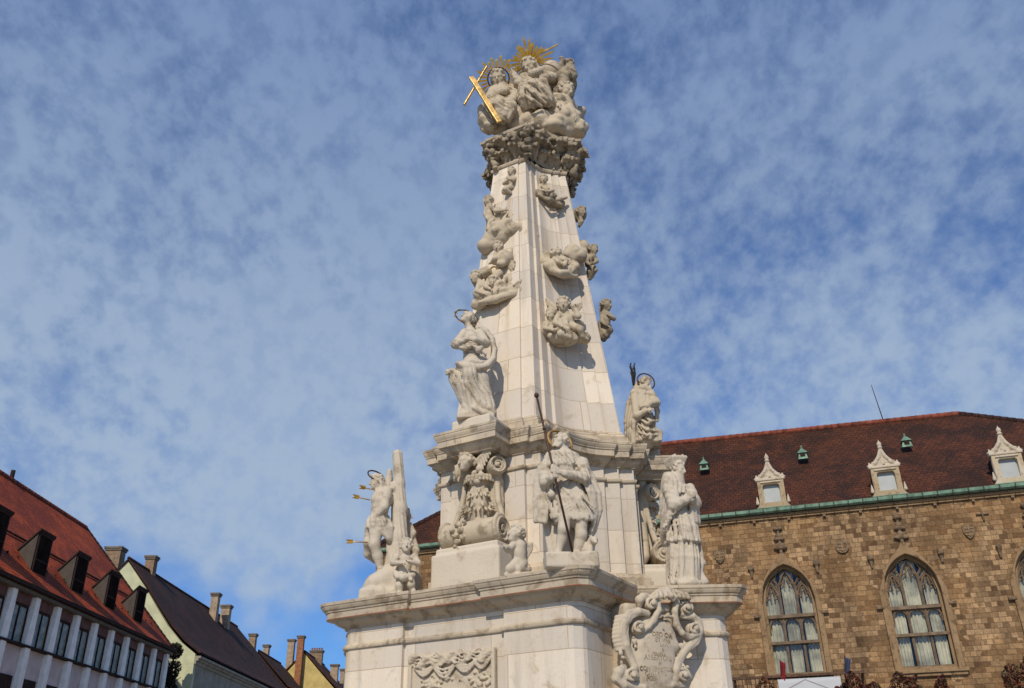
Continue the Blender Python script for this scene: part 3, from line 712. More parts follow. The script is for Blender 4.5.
# reliefs in the recessed panels
S = Clay(.011); Y = -2.15
S.box((0, Y+.03, 2.6), (.57, .03, .58), .008, .01)
for x in (-.565, .565): S.box((x, Y-.005, 2.6), (.024, .035, .58), .01, .008)
rr = random.Random(8)
N_ = 44
for j in range(4):                                    # gathered curtain along the top
    pts = [(-.55+1.1*i/N_, Y-.035-.02*math.sin(i*.9+j*1.3), 3.155-.032*j+.018*math.sin(i*.55+j*.7)+.010*math.sin(i*1.7)) for i in range(N_+1)]
    S.chain(pts, [.016+.007*math.sin(i*.8+j) for i in range(N_+1)], .012)
for x0, x1, dz in ((-.5, -.22, .05), (-.24, .08, .07), (.06, .34, .05), (.32, .52, .04)):
    for j in range(3):
        pts = [(x0+(x1-x0)*t, Y-.03, 3.06-dz*math.sin(PI*t)*(1+.5*j)-.008*j) for t in np.linspace(0, 1, 8)]; S.chain(pts, .013, .006)
for cx_, cz_, n in ((-.28, 2.84, 40), (.42, 2.86, 26), (.05, 2.68, 26), (-.1, 2.94, 16), (.22, 2.95, 14), (-.4, 2.6, 24), (.3, 2.5, 24)):
    for i in range(n):
        a = rr.uniform(0, 6.3); d = rr.uniform(0, .12); sz = rr.uniform(.008, .026); S.ell((cx_+d*1.3*math.cos(a), Y-.01, cz_+d*.9*math.sin(a)), (sz, .022, sz*.8), .006, None, '+', lump(.006, 70, i))
for x0, z0 in ((-.30, 2.72), (.02, 2.66), (.40, 2.74), (.2, 2.60)):
    S.chain([(x0, Y-.02, z0), (x0+.02, Y-.04, z0-.12), (x0, Y-.02, z0-.3)], [.035, .06, .07], .02); S.ell((x0, Y-.04, z0+.06), .036, .01)
me_rel = S.mesh('relief_panel'); me_rel.materials.append(ST_FIG)
for th in (240, 0, 120):
    o = link('relief_panel', me_rel, None, mon, True); o.matrix_local = aframe(th)

# small plinths the upper saints stand on
for th in (240, 0, 120):
    S = Clay(.014); S.box((0, -1.47, 6.10), (.30, .33, .10), .02, .02, None, lump(.004, 8, th))
    o = S.build('statue_plinth', ST_TRIM2, mon); o.matrix_local = aframe(th)

# ================================================================== carved figures
def mpx(q, cx, cy):            # metres per crop pixel at that place
    return float(np.linalg.norm(q(cx+10, cy)-q(cx, cy))/10)
def V3(*a): return np.array(a, float)

# ---- pilgrim saint with staff, on the corner nearest the viewer
q = crop(520, 385, 1/3.62, 9.82); m = mpx(q, 150, 400)
base = V3(.575, 9.82, 3.88)
st = empty('saint_statue', base, 0, 'bearded stone pilgrim saint in a cape and short tunic, gripping a thin dark staff', 'statue')
S = Clay(.0095)
S.box(base+V3(.03, .02, .08), (.29, .255, .09), .03, .03, None, lump(.012, 14, 1))
hc = q(145, 203, -.02); nk = q(150, 245, .02)
head(S, hc, .098, (-.42, -.75, .42), (.25, .15, 1), 'curly', True, 11, nk)
S.chain([q(152, 250, .02), q(160, 300, .02), q(172, 350, 0)], [.10, .145, .125], .05)
S.ell(q(165, 390, 0), (.15, .12, .13), .05, None, '+', fold((1, .2, .15), 34, .012))
# shoulder cape: radiating folds
for i in range(30):
    a = 2*PI*i/30; w = .026 if i % 2 else .015
    c0 = q(150, 240, .02)+V3(.07*math.cos(a), .06*math.sin(a), 0); c1 = q(153, 300, .02)+V3(.235*math.cos(a), .15*math.sin(a), .015*math.sin(i*2.3))
    S.chain([c0, (c0+c1)/2+V3(.02*math.cos(a), .02*math.sin(a), .035), c1], [w, w*1.15, w*1.2], .02)
# tunic
S.skirt(q(172, 348), .12, .10, q(200, 492), .205, .13, 26, .021, .018, .25, .018, 3)
S.chain([q(150, 345, -.07), q(172, 356, -.11), q(205, 350, -.08)], .026, .015)
for x0, y0, x1, y1 in ((150, 365, 215, 420), (160, 360, 230, 450), (190, 355, 250, 470), (140, 400, 175, 480), (200, 360, 262, 440)):
    S.chain([q(x0, y0, -.11), q((x0+x1)/2-6, (y0+y1)/2, -.135), q(x1, y1, -.12)], [.012, .018, .014], .02)
# cloak behind, cloak hanging on both sides
S.sheet([q(82, 295, .06), q(72, 400, .12), q(88, 500, .14), q(108, 610, .12)], [q(232, 300, .06), q(268, 400, .08), q(262, 490, .12), q(212, 612, .12)], 13, .026, .02)
S.sheet([q(72, 300, -.05), q(60, 400, -.02), q(58, 490, -.0)], [q(118, 312, -.09), q(110, 400, -.06), q(92, 495, -.02)], 6, .021, .014)
S.sheet([q(215, 300, -.10), q(245, 385, -.09), q(262, 440, -.05), q(268, 500, .0)], [q(236, 296, -.04), q(283, 390, .0), q(284, 470, .03), q(252, 545, .06)], 6, .022, .014)
S.sheet([q(118, 400, -.06), q(115, 480, -.05)], [q(142, 390, -.09), q(146, 470, -.10)], 4, .022, .012)
S.chain([q(232, 288, -.04), q(262, 335, -.02), q(284, 392, .0), q(288, 452, .03), q(268, 525, .07), q(224, 606, .10)], [.035, .034, .034, .036, .034, .028], .012)
S.chain([q(226, 300, -.08), q(250, 350, -.07), q(266, 410, -.04), q(272, 470, .0), q(262, 520, .03)], [.028, .03, .03, .03, .024], .012)
S.chain([q(76, 292, -.02), q(60, 345, -.01), q(55, 420, .0), q(57, 492, .01)], [.034, .032, .03, .03], .012)
# legs and boots
S.chain([q(165, 455, -.06), q(158, 520, -.10), q(150, 560, -.06), q(138, 606, -.06)], [.085, .062, .052, .036], .03); S.chain([q(138, 606, -.06), q(134, 622, -.10), q(124, 630, -.19)], [.04, .04, .03], .02)
S.chain([q(218, 470, -.03), q(222, 540, -.05), q(214, 575, -.02), q(204, 610, -.02)], [.09, .062, .055, .038], .03); S.chain([q(204, 610, -.02), q(206, 622, -.08), q(212, 630, -.16)], [.042, .042, .03], .02)
for c_, r_ in ((q(157, 535, -.08), .064), (q(220, 552, -.04), .066)): S.ell(c_, (r_, r_, .018), .01)
S.ell(q(160, 522, -.12), (.05, .045, .05), .02)
# arms: both hands close round the staff
fo = fold((.3, .2, 1), 45, .009)
arm(S, q(225, 285, -.02), q(232, 335, -.12), q(165, 322, -.24), .078, .068, .045, .03, fo)
arm(S, q(90, 300, 0), q(92, 352, -.10), q(118, 336, -.22), .075, .062, .042, .03, fo)
top = q(60, 38, -.27); bot = q(190, 606, -.22); dv = bot-top
g1 = top+dv*((318-38)/568.); g2 = top+dv*((338-38)/568.)
for g, w in ((g1, q(165, 320, -.25)), (g2, q(118, 338, -.23))):
    S.cap(w, w+(g-w)*.55, .036, .034, .015); sgn = 1 if w[0] > g[0] else -1
    for i in range(4):
        zo = .030-.02*i; k_ = unit(g-w)
        p0 = w+(g-w)*.55+V3(0, -.018, zo); S.chain([p0, g+V3(sgn*.012, -.036, zo), g+V3(-sgn*.026, -.018, zo), g+V3(-sgn*.016, .012, zo)], [.0125, .012, .011, .009], .003)
    S.chain([w+(g-w)*.5+V3(0, .01, .04), g+V3(0, -.02, .055), g+V3(-sgn*.02, -.02, .05)], [.013, .012, .01], .004)
S.ell(q(114, 397, -.10), (.05, .048, .052), .01); S.ell(q(113, 378, -.10), (.026, .026, .03), .012); S.chain([q(120, 350, -.12), q(113, 376, -.11)], .012, .008)
# dog sitting by his foot
S.ell(q(245, 605, .04), (.08, .12, .08), .03); S.chain([q(250, 590, -.01), q(262, 565, -.05)], [.055, .05], .03); S.ell(q(268, 562, -.09), (.045, .06, .042), .02); S.cap(q(270, 566, -.13), q(274, 569, -.17), .028, .022, .015)
for dx in (-7, 7): S.ell(q(265+dx, 555, -.06), (.016, .02, .035), .008)
S.chain([q(254, 590, -.06), q(256, 628, -.08)], [.03, .024], .015)
S.grooves(q(170, 390), (.30, .30, .32), (1, .25, .25), 62, .012, 1); S.grooves(q(150, 285), (.30, .25, .12), (1, .1, .6), 60, .010, 2)
S.build('body', ST_FIGW, st, base)
ringmesh(hc-base+V3(.0, .07, .03), (.45, -.85, .35), .155, .018, 36, 6).build('halo', HALO, st, True)
b_ = MB(); L_ = np.linalg.norm(dv); tb = bot
o = empty('staff', bot, 0, 'thin dark staff held by the pilgrim saint, taller than him', 'staff')
b_ = MB(); b_.tube([(0, 0, 0), tuple(top-bot)], [.0125, .0125], 8); b_.build('shaft', IRONB, o, True)
b_ = MB(); t_ = top-bot; u_ = unit(t_)
b_.tube([tuple(t_+u_*k) for k in (-.03, -.015, 0, .02, .035)], [.012, .024, .030, .024, .01], 10); b_.build('knob', IRONB, o, True)
b_ = MB(); b_.tube([tuple(t_*.775+u_*k) for k in (-.02, 0, .02)], [.012, .024, .012], 10); b_.build('collar', IRONB, o, True)

# ---- young saint bound to a tree trunk, pierced by arrows (left end of the ledge)
q = crop(340, 440, 1/4.3, 11.25); m = mpx(q, 190, 400)
base = V3(-1.655, 11.25, 3.88)
st = empty('saint_statue', base, 0, 'bare chested stone saint tied to a tree trunk and pierced by gilt arrows', 'statue')
S = Clay(.011)
S.chain([q(110, 650, .02), q(150, 622, .0), q(200, 605, .02), q(240, 590, .06)], [.075, .13, .16, .17], .05, lump(.016, 16, 3)); S.box(base+V3(-.02, .0, .06), (.27, .17, .075), .04, .05, None, lump(.016, 15, 4)); S.box(base+V3(.13, .02, .14), (.17, .16, .14), .04, .05, None, lump(.02, 13, 5))
bark = fold((1, .4, .08), 55, .010, 1.5)
S.chain([q(247, 62, .12), q(254, 190, .11), q(256, 300, .1), q(250, 420, .08), q(240, 520, .06), q(232, 620, .05)], [.068, .075, .10, .12, .13, .17], .04, bark)
S.chain([q(230, 205, .06), q(222, 188, .05)], [.05, .03], .03, bark)
hc = q(158, 182, -.02)
head(S, hc, .098, (-.85, -.45, -.18), (-.15, 0, 1), 'long', False, 21, q(180, 212, .02))
S.chain([q(183, 218, .02), q(182, 250, 0), q(172, 295, -.02), q(166, 345, -.02)], [.085, .125, .10, .115], .05)
S.ell(q(160, 255, -.06), (.08, .07, .06), .04); S.ell(q(178, 258, -.09), (.07, .06, .055), .03); S.ell(q(160, 305, -.07), (.06, .05, .07), .03)
arm(S, q(203, 222, -.03), q(190, 290, -.13), q(152, 330, -.13), .066, .056, .036, .025); hand(S, q(150, 332, -.13), (-.3, -.3, -1), (-.4, -.9, .2), .075, .5)
arm(S, q(198, 222, .1), q(210, 170, .16), q(214, 135, .14), .06, .05, .036, .02)
# loincloth
S.sheet([q(140, 345, -.10), q(170, 385, -.13), q(205, 420, -.08)], [q(205, 330, -.02), q(222, 375, -.04), q(215, 432, -.04)], 8, .024, .016)
S.skirt(q(165, 335, -.02), .12, .11, q(163, 378, -.02), .135, .12, 20, .018, .014, .35, .01, 6)
S.sheet([q(200, 395, -.02), q(205, 440, 0), q(205, 478, 0)], [q(245, 385, .02), q(240, 440, .02), q(232, 470, .02)], 5, .022, .014)
# legs
S.chain([q(158, 370, -.05), q(148, 450, -.10), q(162, 500, -.06), q(176, 565, -.04)], [.10, .068, .062, .036], .03); S.chain([q(176, 565, -.04), q(170, 590, -.06), q(140, 602, -.10)], [.040, .042, .026], .02)
S.chain([q(140, 375, .04), q(124, 440, .02), q(122, 490, .12), q(150, 520, .2)], [.095, .066, .055, .036], .03)
S.ell(q(176, 552, -.05), (.045, .05, .018), .006); S.chain([q(176, 548, -.05), q(215, 555, -.0), q(240, 562, .05)], .014, .008)
S.build('body', ST_FIGW, st, base)
ringmesh(hc-base+V3(-.02, .02, .10), (.45, -.62, .62), .112, .010, 36, 6).build('halo', IRONB, st, True)
for (x0, y0), (x1, y1), dy in (((90, 203), (150, 215), -.12), ((62, 243), (128, 258), -.12), ((34, 437), (118, 440), -.14)):
    a = q(x0, y0, dy-.05)-base; b2 = q(x1, y1, dy+.06)-base; u_ = unit(b2-a)
    b_ = MB(); b_.tube([tuple(a), tuple(b2)], .0075, 6); ar = b_.build('arrow', GOLDM, st, True)
    n1 = unit(np.cross(u_, (0, .6, .8))); n2 = np.cross(u_, n1); b_ = MB()
    for nn in (n1, n2, -n1, -n2):
        p0 = a+u_*.01; b_.add([p0, p0+u_*.06, p0+u_*.045+nn*.024, p0-u_*.03+nn*.026, p0+V3(0, .003, .003), p0+u_*.06+V3(0, .003, .003), p0+u_*.045+nn*.032+V3(0, .003, .003), p0-u_*.035+nn*.034+V3(0, .003, .003)], [(0, 1, 2, 3), (7, 6, 5, 4), (0, 4, 5, 1), (1, 5, 6, 2), (2, 6, 7, 3), (3, 7, 4, 0)])
    b_.build('fletching', GOLD, ar)
# putto in front of the trunk, arms folded, and one half hidden behind it
base = at(402, 592, 11.0); base[2] = 3.88
st = empty('cherub_statue', base, 0, 'small standing stone cherub with folded arms in front of the tree trunk', 'statue')
S = Clay(.0095); 
putto(S, q(285, 458, -.25), .098, (.15, -1, .05), q(283, 510, -.22), q(278, 575, -.22),
      [(q(245, 500, -.22), q(228, 530, -.28), q(262, 528, -.36)), (q(320, 500, -.22), q(336, 530, -.28), q(300, 524, -.36))],
      [(q(262, 585, -.22), q(255, 625, -.26), q(258, 660, -.24), q(250, 668, -.32)), (q(297, 585, -.22), q(305, 620, -.26), q(312, 645, -.22), q(318, 650, -.26))], seed=31)
S.sheet([q(235, 575, -.30), q(245, 590, -.32)], [q(300, 590, -.30), q(305, 600, -.32)], 3, .03, .02); S.chain([q(238, 570, -.27), q(270, 592, -.34), q(315, 580, -.27)], [.03, .04, .03], .02)
S.box(base+V3(0, 0, .01), (.13, .12, .03), .02, .02, None, lump(.01, 14, 1))
S.build('body', ST_FIGW, st, base)
base = at(412, 590, 11.5); base[2] = 3.88
st = empty('cherub_statue', base, 0, 'stone cherub half hidden behind the tree trunk, seen from the side', 'statue')
S = Clay(.011)
putto(S, q(282, 325, .30), .085, (.9, .2, -.1), q(290, 372, .28), q(292, 450, .26), [(q(300, 365, .28), q(318, 400, .28), q(300, 430, .24))], [(q(300, 460, .26), q(328, 475, .25), q(318, 560, .26), q(325, 600, .26)), (q(290, 460, .3), q(310, 520, .3), q(300, 600, .3))], seed=32)
S.sheet([q(280, 370, .3), q(290, 460, .32), q(285, 600, .3)], [q(305, 380, .32), q(325, 460, .3), q(330, 610, .3)], 6, .03, .02)
S.ell(q(305, 620, .28), (.16, .16, .18), .05, None, '+', lump(.02, 12, 2)); S.box(base+V3(0, .0, .06), (.16, .16, .08), .03, .03)
S.build('body', ST_FIG, st, base)

# ---- cleric saint with square cap, right end of the ledge
q = crop(640, 445, 1/4.75, 10.85); m = mpx(q, 200, 400)
base = V3(2.01, 10.85, 3.88)
st = empty('saint_statue', base, 0, 'bearded stone priest saint in a square cap, hands pressed to his chest', 'statue')
S = Clay(.0105)
hc = q(183, 118, -.02)
head(S, hc, .098, (.72, -.60, -.28), (.1, -.05, 1), 'short', True, 41, q(170, 170, .03))
A = np.array([unit((.9, .4, .1)), unit((-.4, .9, 0)), unit((-.1, 0, 1))])
for yy, w_ in ((96, .092), (86, .100), (77, .109), (69, .118)): S.box(q(168, yy, .02), (w_, w_*.95, .022), .012, .014, A)
S.ell(q(166, 58, .02), .028, .02)
for dx in (-1, 1): S.box(q(166, 63, .02)+A[0]*dx*.06, (.013, .105, .024), .01, .006, A)
S.chain([q(170, 170, .04), q(172, 260, .04), q(180, 350, .03)], [.11, .15, .14], .05)
S.skirt(q(185, 330, .02), .16, .13, q(202, 462, .02), .205, .15, 26, .021, .016, .1, .012, 5)
S.skirt(q(200, 440, .03), .165, .125, q(210, 645, .03), .165, .13, 18, .030, .02, -.1, .012, 6)
for i in range(24):
    a = 2*PI*i/24; S.ell(q(202, 462, .02)+V3(.205*math.cos(a), .15*math.sin(a), -.01), .022, .01)
# fur cape and mantle on the near side
S.sheet([q(118, 140, .05), q(102, 250, .08), q(106, 400, .10), q(112, 470, .10)], [q(160, 160, -.10), q(175, 240, -.17), q(140, 330, -.16), q(118, 395, -.10)], 11, .032, .016)
S.ell(q(140, 190, .0), (.10, .14, .17), .04)
for i in range(11):
    t = i/10; p = q(218, 240, -.19)*(1-t)+q(112, 392, -.12)*t; S.ell(p+V3(0, -.01, -.012*(i % 2)), .024, .012)
for cx_, cy_ in ((150, 165), (170, 175), (190, 185), (160, 195), (185, 205), (205, 200), (150, 185)): S.chain([q(cx_, cy_, -.10), q(cx_+4, cy_+22, -.13)], [.032, .022], .01, lump(.008, 40, cx_))
fo = fold((.5, .2, 1), 38, .010)
arm(S, q(140, 215, -.06), q(160, 285, -.17), q(225, 258, -.20), .085, .075, .05, .03, fo); hand(S, q(222, 258, -.20), (.7, -.25, .5), (-.2, -1, .1), .082, .5)
arm(S, q(235, 210, .02), q(262, 275, -.04), q(240, 250, -.16), .075, .075, .05, .03, fo); hand(S, q(245, 262, -.17), (-.25, -.4, .8), (.8, -.6, .1), .08, .5, -1)
S.sheet([q(236, 250, -.08), q(246, 310, -.08), q(256, 360, -.05)], [q(258, 260, .0), q(268, 300, .04), q(272, 368, .04)], 4, .032, .016)
S.chain([q(280, 455, .06), q(292, 560, .12), q(280, 600, .1), q(305, 650, .05)], [.03, .045, .04, .05], .03)
S.ell(q(215, 668, -.0), (.21, .19, .07), .04, None, '+', lump(.012, 13, 2)); S.chain([q(170, 652, -.10), q(158, 655, -.17)], [.045, .035], .02); S.chain([q(245, 650, -.06), q(280, 655, -.10)], [.045, .035], .02)
S.ell(q(300, 655, .08), (.07, .08, .05), .03)
S.grooves(q(205, 550), (.35, .35, .27), (1, .4, .06), 58, .013, 5); S.grooves(q(200, 400), (.30, .3, .16), (1, .3, .2), 66, .009, 6); S.grooves(q(130, 300), (.16, .3, .42), (1, .5, .25), 52, .012, 7)
S.build('body', ST_FIGW, st, base)

# ---- winged putto kneeling beside the console
q = crop(430, 430, 110/473., 10.1); m = mpx(q, 380, 550)
base = at(519, 573, 10.1); base[2] = 3.88
st = empty('cherub_statue', base, 0, 'winged stone cherub kneeling beside the scroll console with its arms reaching out', 'statue')
S = Clay(.0095)
putto(S, q(368, 452, -.02), .105, (-.75, -.6, .15), q(385, 500, .0), q(383, 565, .03),
      [(q(365, 488, -.02), q(340, 512, -.1), q(325, 505, -.18)), (q(400, 490, .05), q(360, 520, -.02), q(330, 515, -.12))],
      [(q(372, 572, -.02), q(345, 598, -.12), q(385, 606, -.03), q(405, 603, .03)), (q(398, 575, .03), q(375, 600, -.08), q(415, 604, .06), q(425, 600, .1))],
      (), seed=51)
wing(S, q(402, 505, .07), q(436, 490, .12), q(440, 548, .1)-q(436, 500, .12), 6, .022)
S.box(base+V3(.02, .02, .01), (.19, .17, .03), .02, .02, None, lump(.008, 14, 3))
S.build('body', ST_FIGW, st, base)

# ---- Madonna on the console to the left
q = crop(435, 295, 80/408., 11.05); m = mpx(q, 190, 350)
base = V3(-.50, 11.1, 6.20)
st = empty('saint_statue', base, 0, 'stone woman in billowing drapery with a ring of gilt stars round her head', 'statue')
S = Clay(.0115)
hc = q(163, 122, .0)
head(S, hc, .098, (-.62, -.62, .35), (.35, .3, 1), 'short', False, 61, q(181, 182, .02))
S.chain([q(158, 92, .04), q(180, 100, .07), q(196, 125, .09), q(203, 155, .10), q(222, 185, .10)], [.03, .045, .045, .035, .03], .01)
S.chain([q(183, 190, .02), q(187, 225, .0), q(184, 285, .0), q(192, 350, .02)], [.075, .115, .105, .14], .03)
arm(S, q(152, 195, -.02), q(106, 252, -.10), q(172, 222, -.22), .068, .066, .036, .02); hand(S, q(172, 222, -.22), (.8, -.3, .1), (-.1, -1, .3), .08, .5)
arm(S, q(228, 195, 0), q(258, 246, -.10), q(206, 228, -.23), .07, .066, .036, .02); hand(S, q(206, 232, -.23), (-.7, -.3, .25), (.1, -1, .2), .08, .5, -1)
S.chain([q(115, 262, -.08), q(150, 270, -.14), q(178, 262, -.17)], [.035, .045, .03], .015); S.chain([q(245, 258, -.1), q(222, 280, -.17), q(205, 262, -.19)], [.035, .045, .03], .015)
# mantle swinging in an arc on the right, then across the hips
for off, r_ in ((0, .040), (.05, .032), (-.05, .03)):
    S.chain([q(230, 165, .10+off), q(262, 185, .09+off), q(290, 225, .07+off), q(303, 280, .04+off), q(297, 325, .0+off), q(268, 358, -.06+off), q(222, 374, -.12+off*.6), q(165, 366, -.17+off*.3), q(118, 352, -.12)], [r_, r_, r_*1.1, r_*1.1, r_*1.2, r_*1.4, r_*1.5, r_*1.4, r_], .014)
S.chain([q(275, 345, -.05), q(235, 345, -.14), q(185, 338, -.17), q(135, 342, -.12)], [.03, .034, .032, .02], .012)
# flying end on the left
S.sheet([q(105, 372, -.05), q(76, 400, -.02), q(74, 430, .0), q(105, 490, .02), q(136, 548, .02)], [q(150, 372, -.12), q(125, 415, -.12), q(118, 455, -.1), q(140, 505, -.06), q(150, 560, -.02)], 7, .024, .010); S.chain([q(95, 385, -.04), q(66, 392, -.06), q(62, 402, -.08)], [.04, .035, .025], .02)
S.sheet([q(128, 372, -.10), q(122, 440, -.08), q(138, 500, -.05), q(146, 575, -.02)], [q(170, 385, -.19), q(160, 450, -.17), q(172, 520, -.12), q(190, 590, -.09)], 6, .028, .010)
# robe over the bent knee, trailing down to the right
S.ell(q(176, 402, -.13), (.095, .10, .12), .03); S.chain([q(190, 360, -.03), q(178, 408, -.14), q(196, 480, -.09), q(240, 570, -.06)], [.13, .10, .085, .09], .03)
S.chain([q(205, 360, .02), q(225, 430, .0), q(245, 510, .0), q(265, 575, .0)], [.14, .13, .12, .12], .03)
for k in range(9):
    t = k/8; x0 = 160+75*t; S.chain([q(x0, 400+10*math.sin(k*2), -.19+.14*t), q(x0+18+8*math.sin(k), 470, -.17+.12*t), q(x0+50+10*math.cos(k*1.7), 545, -.13+.08*t), q(x0+66, 592, -.11+.08*t)], [.014, .026, .030, .020], .008)
S.chain([q(150, 520, -.04), q(158, 570, -.04), q(165, 600, -.02)], [.03, .05, .06], .02)
S.chain([q(235, 545, -.10), q(278, 575, -.12), q(308, 598, -.10)], [.04, .04, .022], .012); S.chain([q(200, 575, -.14), q(250, 600, -.15), q(295, 618, -.12)], [.036, .036, .018], .012)
S.box(base+V3(.0, .03, .04), (.25, .20, .05), .02, .03, None, lump(.012, 14, 5)); S.chain([q(150, 612, .02), q(200, 600, .02), q(255, 608, .02)], [.09, .13, .11], .05, lump(.012, 15, 8))
S.grooves(q(180, 480), (.46, .45, .36), (.9, .2, .45), 54, .018, 9); S.grooves(q(190, 250), (.32, .3, .22), (.7, .2, .9), 62, .009, 10)
S.build('body', ST_FIGW, st, base)
rc = q(160, 112, .05)-base
h_ = ringmesh(rc, (.35, -.85, .45), .165, .008, 40, 6).build('halo', IRONB, st, True)
n_ = unit((.35, -.85, .45)); x_ = unit(np.cross(n_, (0, 0, 1.))); y_ = np.cross(n_, x_)
for i in range(10):
    a = 2*PI*i/10+.2; p = rc+.165*(x_*math.cos(a)+y_*math.sin(a)); b_ = MB()
    pts = [p+(.030 if k % 2 == 0 else .013)*(x_*math.cos(2*PI*k/10)+y_*math.sin(2*PI*k/10)) for k in range(10)]
    b_.add([tuple(t+n_*.006) for t in pts]+[tuple(t-n_*.006) for t in pts], [tuple(range(10)), tuple(range(19, 9, -1))]+[(k, k+10, (k+1) % 10+10, (k+1) % 10) for k in range(10)]); b_.build('star', GOLD, h_)

# ---- hooded saint turned away, on the console to the right
q = crop(610, 360, 60/413., 11.95); m = mpx(q, 200, 300)
base = V3(1.92, 12.0, 6.20)
st = empty('saint_statue', base, 0, 'stone saint in a heavy cloak turned towards the roof, dark palm leaves at the shoulder', 'statue')
S = Clay(.012)
hc = q(243, 165, -.02)
head(S, hc, .098, (.72, -.45, -.5), (.2, 0, 1), 'curly', True, 71, q(225, 205, .04))
S.chain([q(215, 220, .04), q(205, 300, .04), q(205, 420, .03), q(220, 560, .02)], [.11, .15, .165, .15], .04)
S.chain([q(185, 205, .0), q(225, 190, -.08), q(270, 205, -.06)], [.04, .045, .035], .015); S.chain([q(178, 190, .06), q(205, 160, .06), q(230, 138, .04)], [.05, .05, .04], .02)
# long cloak from the shoulder, its edge crossing the body
S.sheet([q(160, 208, .08), q(120, 300, .10), q(105, 430, .12), q(115, 560, .10)], [q(215, 210, -.08), q(195, 310, -.16), q(165, 420, -.17), q(160, 570, -.12)], 8, .030, .010)
S.sheet([q(225, 215, -.10), q(215, 290, -.17), q(190, 370, -.19), q(160, 440, -.17)], [q(285, 215, -.02), q(300, 275, -.14), q(250, 330, -.22), q(195, 400, -.20)], 6, .026, .010)
# robe below
S.skirt(q(215, 380, .02), .15, .15, q(225, 570, .02), .20, .19, 20, .026, .012, .35, .02, 14)
arm(S, q(275, 228, -.02), q(318, 296, -.12), q(262, 318, -.26), .07, .062, .042, .015); hand(S, q(262, 318, -.26), (-.8, -.3, .1), (0, -.7, .8), .085, .5)
arm(S, q(170, 228, -.06), q(185, 385, -.22), q(250, 350, -.27), .07, .055, .04, .015); hand(S, q(250, 350, -.27), (.8, -.2, .2), (0, -.9, .4), .08, .5)
S.chain([q(225, 330, -.27), q(275, 300, -.27), q(322, 290, -.2)], [.03, .04, .03], .01)
S.sheet([q(300, 305, -.12), q(315, 350, -.07), q(316, 415, -.05)], [q(324, 305, -.08), q(333, 355, -.04), q(325, 415, -.02)], 4, .020, .008)
for p0, p1 in (((200, 400), (310, 440)), ((190, 440), (325, 490)), ((185, 490), (320, 515)), ((240, 390), (325, 420))): S.chain([q(*p0, -.20), q((p0[0]+p1[0])/2, (p0[1]+p1[1])/2+16, -.22), q(*p1, -.14)], [.014, .026, .018], .008)
S.chain([q(300, 480, -.10), q(335, 500, -.06), q(325, 520, -.04)], [.05, .05, .04], .02)
S.box(base+V3(0, 0, .03), (.20, .19, .08), .02, .03, None, lump(.012, 12, 6)); S.grooves(q(225, 480), (.30, .4, .24), (.9, .2, .3), 50, .012, 12)
S.build('body', ST_CLUST, st, base)
ringmesh(q(247, 148, .0)-base, (.25, -.95, .1), .135, .011, 36, 6).build('halo', IRONB, st, True)
b_ = MB()
for x0, x1 in ((138, 158), (165, 162), (150, 160)):
    a = q(x1+2, 172, .02)-base; c_ = q(x0, 22 if x0 != 150 else 60, .02)-base; b_.tube([tuple(a), tuple((a+c_)/2+V3(.01, 0, 0)), tuple(c_)], [.014, .022, .006], 6)
    for k in range(5):
        p = a+(c_-a)*(.3+.14*k); u_ = unit(c_-a); b_.tube([tuple(p), tuple(p+u_*.06+V3(.022*(-1)**k, 0, 0))], [.012, .003], 5)
b_.build('palm_leaves', IRON, st)

# ------------------------------------------------------------------ clouds and cherubs along the shaft
def cluster(name, base, label, fn, m_=None):
    st = empty(name, base, 0, label, 'relief group', 'cloud and cherub carvings up the column'); fn(st, np.array(base)); return st
qa = crop(470, 160, 90/413., 11.0)
# Y of the shaft faces near each group: tip of the left front arm ~ 12.5-.866*L, hollow face a little less
def g1(st, base):
    q = crop(480, 140, 120/1024., 11.93); S = Clay(.011)
    putto(S, q(268, 270, -.12), .078, (-.6, -.7, -.25), q(278, 325, -.08), q(275, 395, -.06), [(q(240, 320, -.1), q(205, 370, -.14), q(235, 345, -.2)), (q(310, 320, -.08), q(280, 345, -.2), q(245, 330, -.22))], [(q(250, 400, -.1), q(215, 420, -.2), q(260, 450, -.15)), (q(300, 400, -.08), q(330, 430, -.1), q(340, 465, -.02))], [(q(310, 330, -.03), q(345, 285, .0), q(350, 350, .0)-q(345, 300, .0))], seed=81)
    S.build('cherub', ST_CLUST, st, base)
    S = Clay(.013); puffs(S, [(q(250, 430, -.06), (.14, .13, .10)), (q(320, 430, -.02), (.12, .13, .09)), (q(230, 445, -.02), (.1, .12, .07))], .05, 3); S.build('cloud', ST_CLUST, st, base)
cluster('cherub_group', at(511, 195, 11.93), 'cherub kneeling on a small cloud just under the capital, left of the corner', g1)
def g2(st, base):
    q = crop(480, 140, 120/1024., 12.07); S = Clay(.011)
    putto(S, q(545, 340, -.12), .082, (-.1, -.85, -.4), q(545, 400, -.08), q(570, 450, -.06), [(q(515, 390, -.1), q(500, 425, -.2), q(540, 430, -.24)), (q(585, 395, -.08), q(620, 430, -.2), q(580, 440, -.26))], [(q(590, 470, -.1), q(660, 510, -.12), q(735, 490, -.05))], seed=82)
    S.build('cherub', ST_CLUST, st, base)
    S = Clay(.013); puffs(S, [(q(520, 470, -.10), (.15, .15, .13)), (q(590, 500, -.08), (.17, .16, .12)), (q(670, 545, -.02), (.12, .16, .09)), (q(490, 460, -.02), (.1, .14, .1))], .05, 9)
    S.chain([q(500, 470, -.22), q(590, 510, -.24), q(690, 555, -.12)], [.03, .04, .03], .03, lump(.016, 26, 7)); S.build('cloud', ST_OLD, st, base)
cluster('cherub_group', at(552, 205, 12.0), 'cherub lying over a dark trailing cloud just under the capital, on the hollow face', g2)
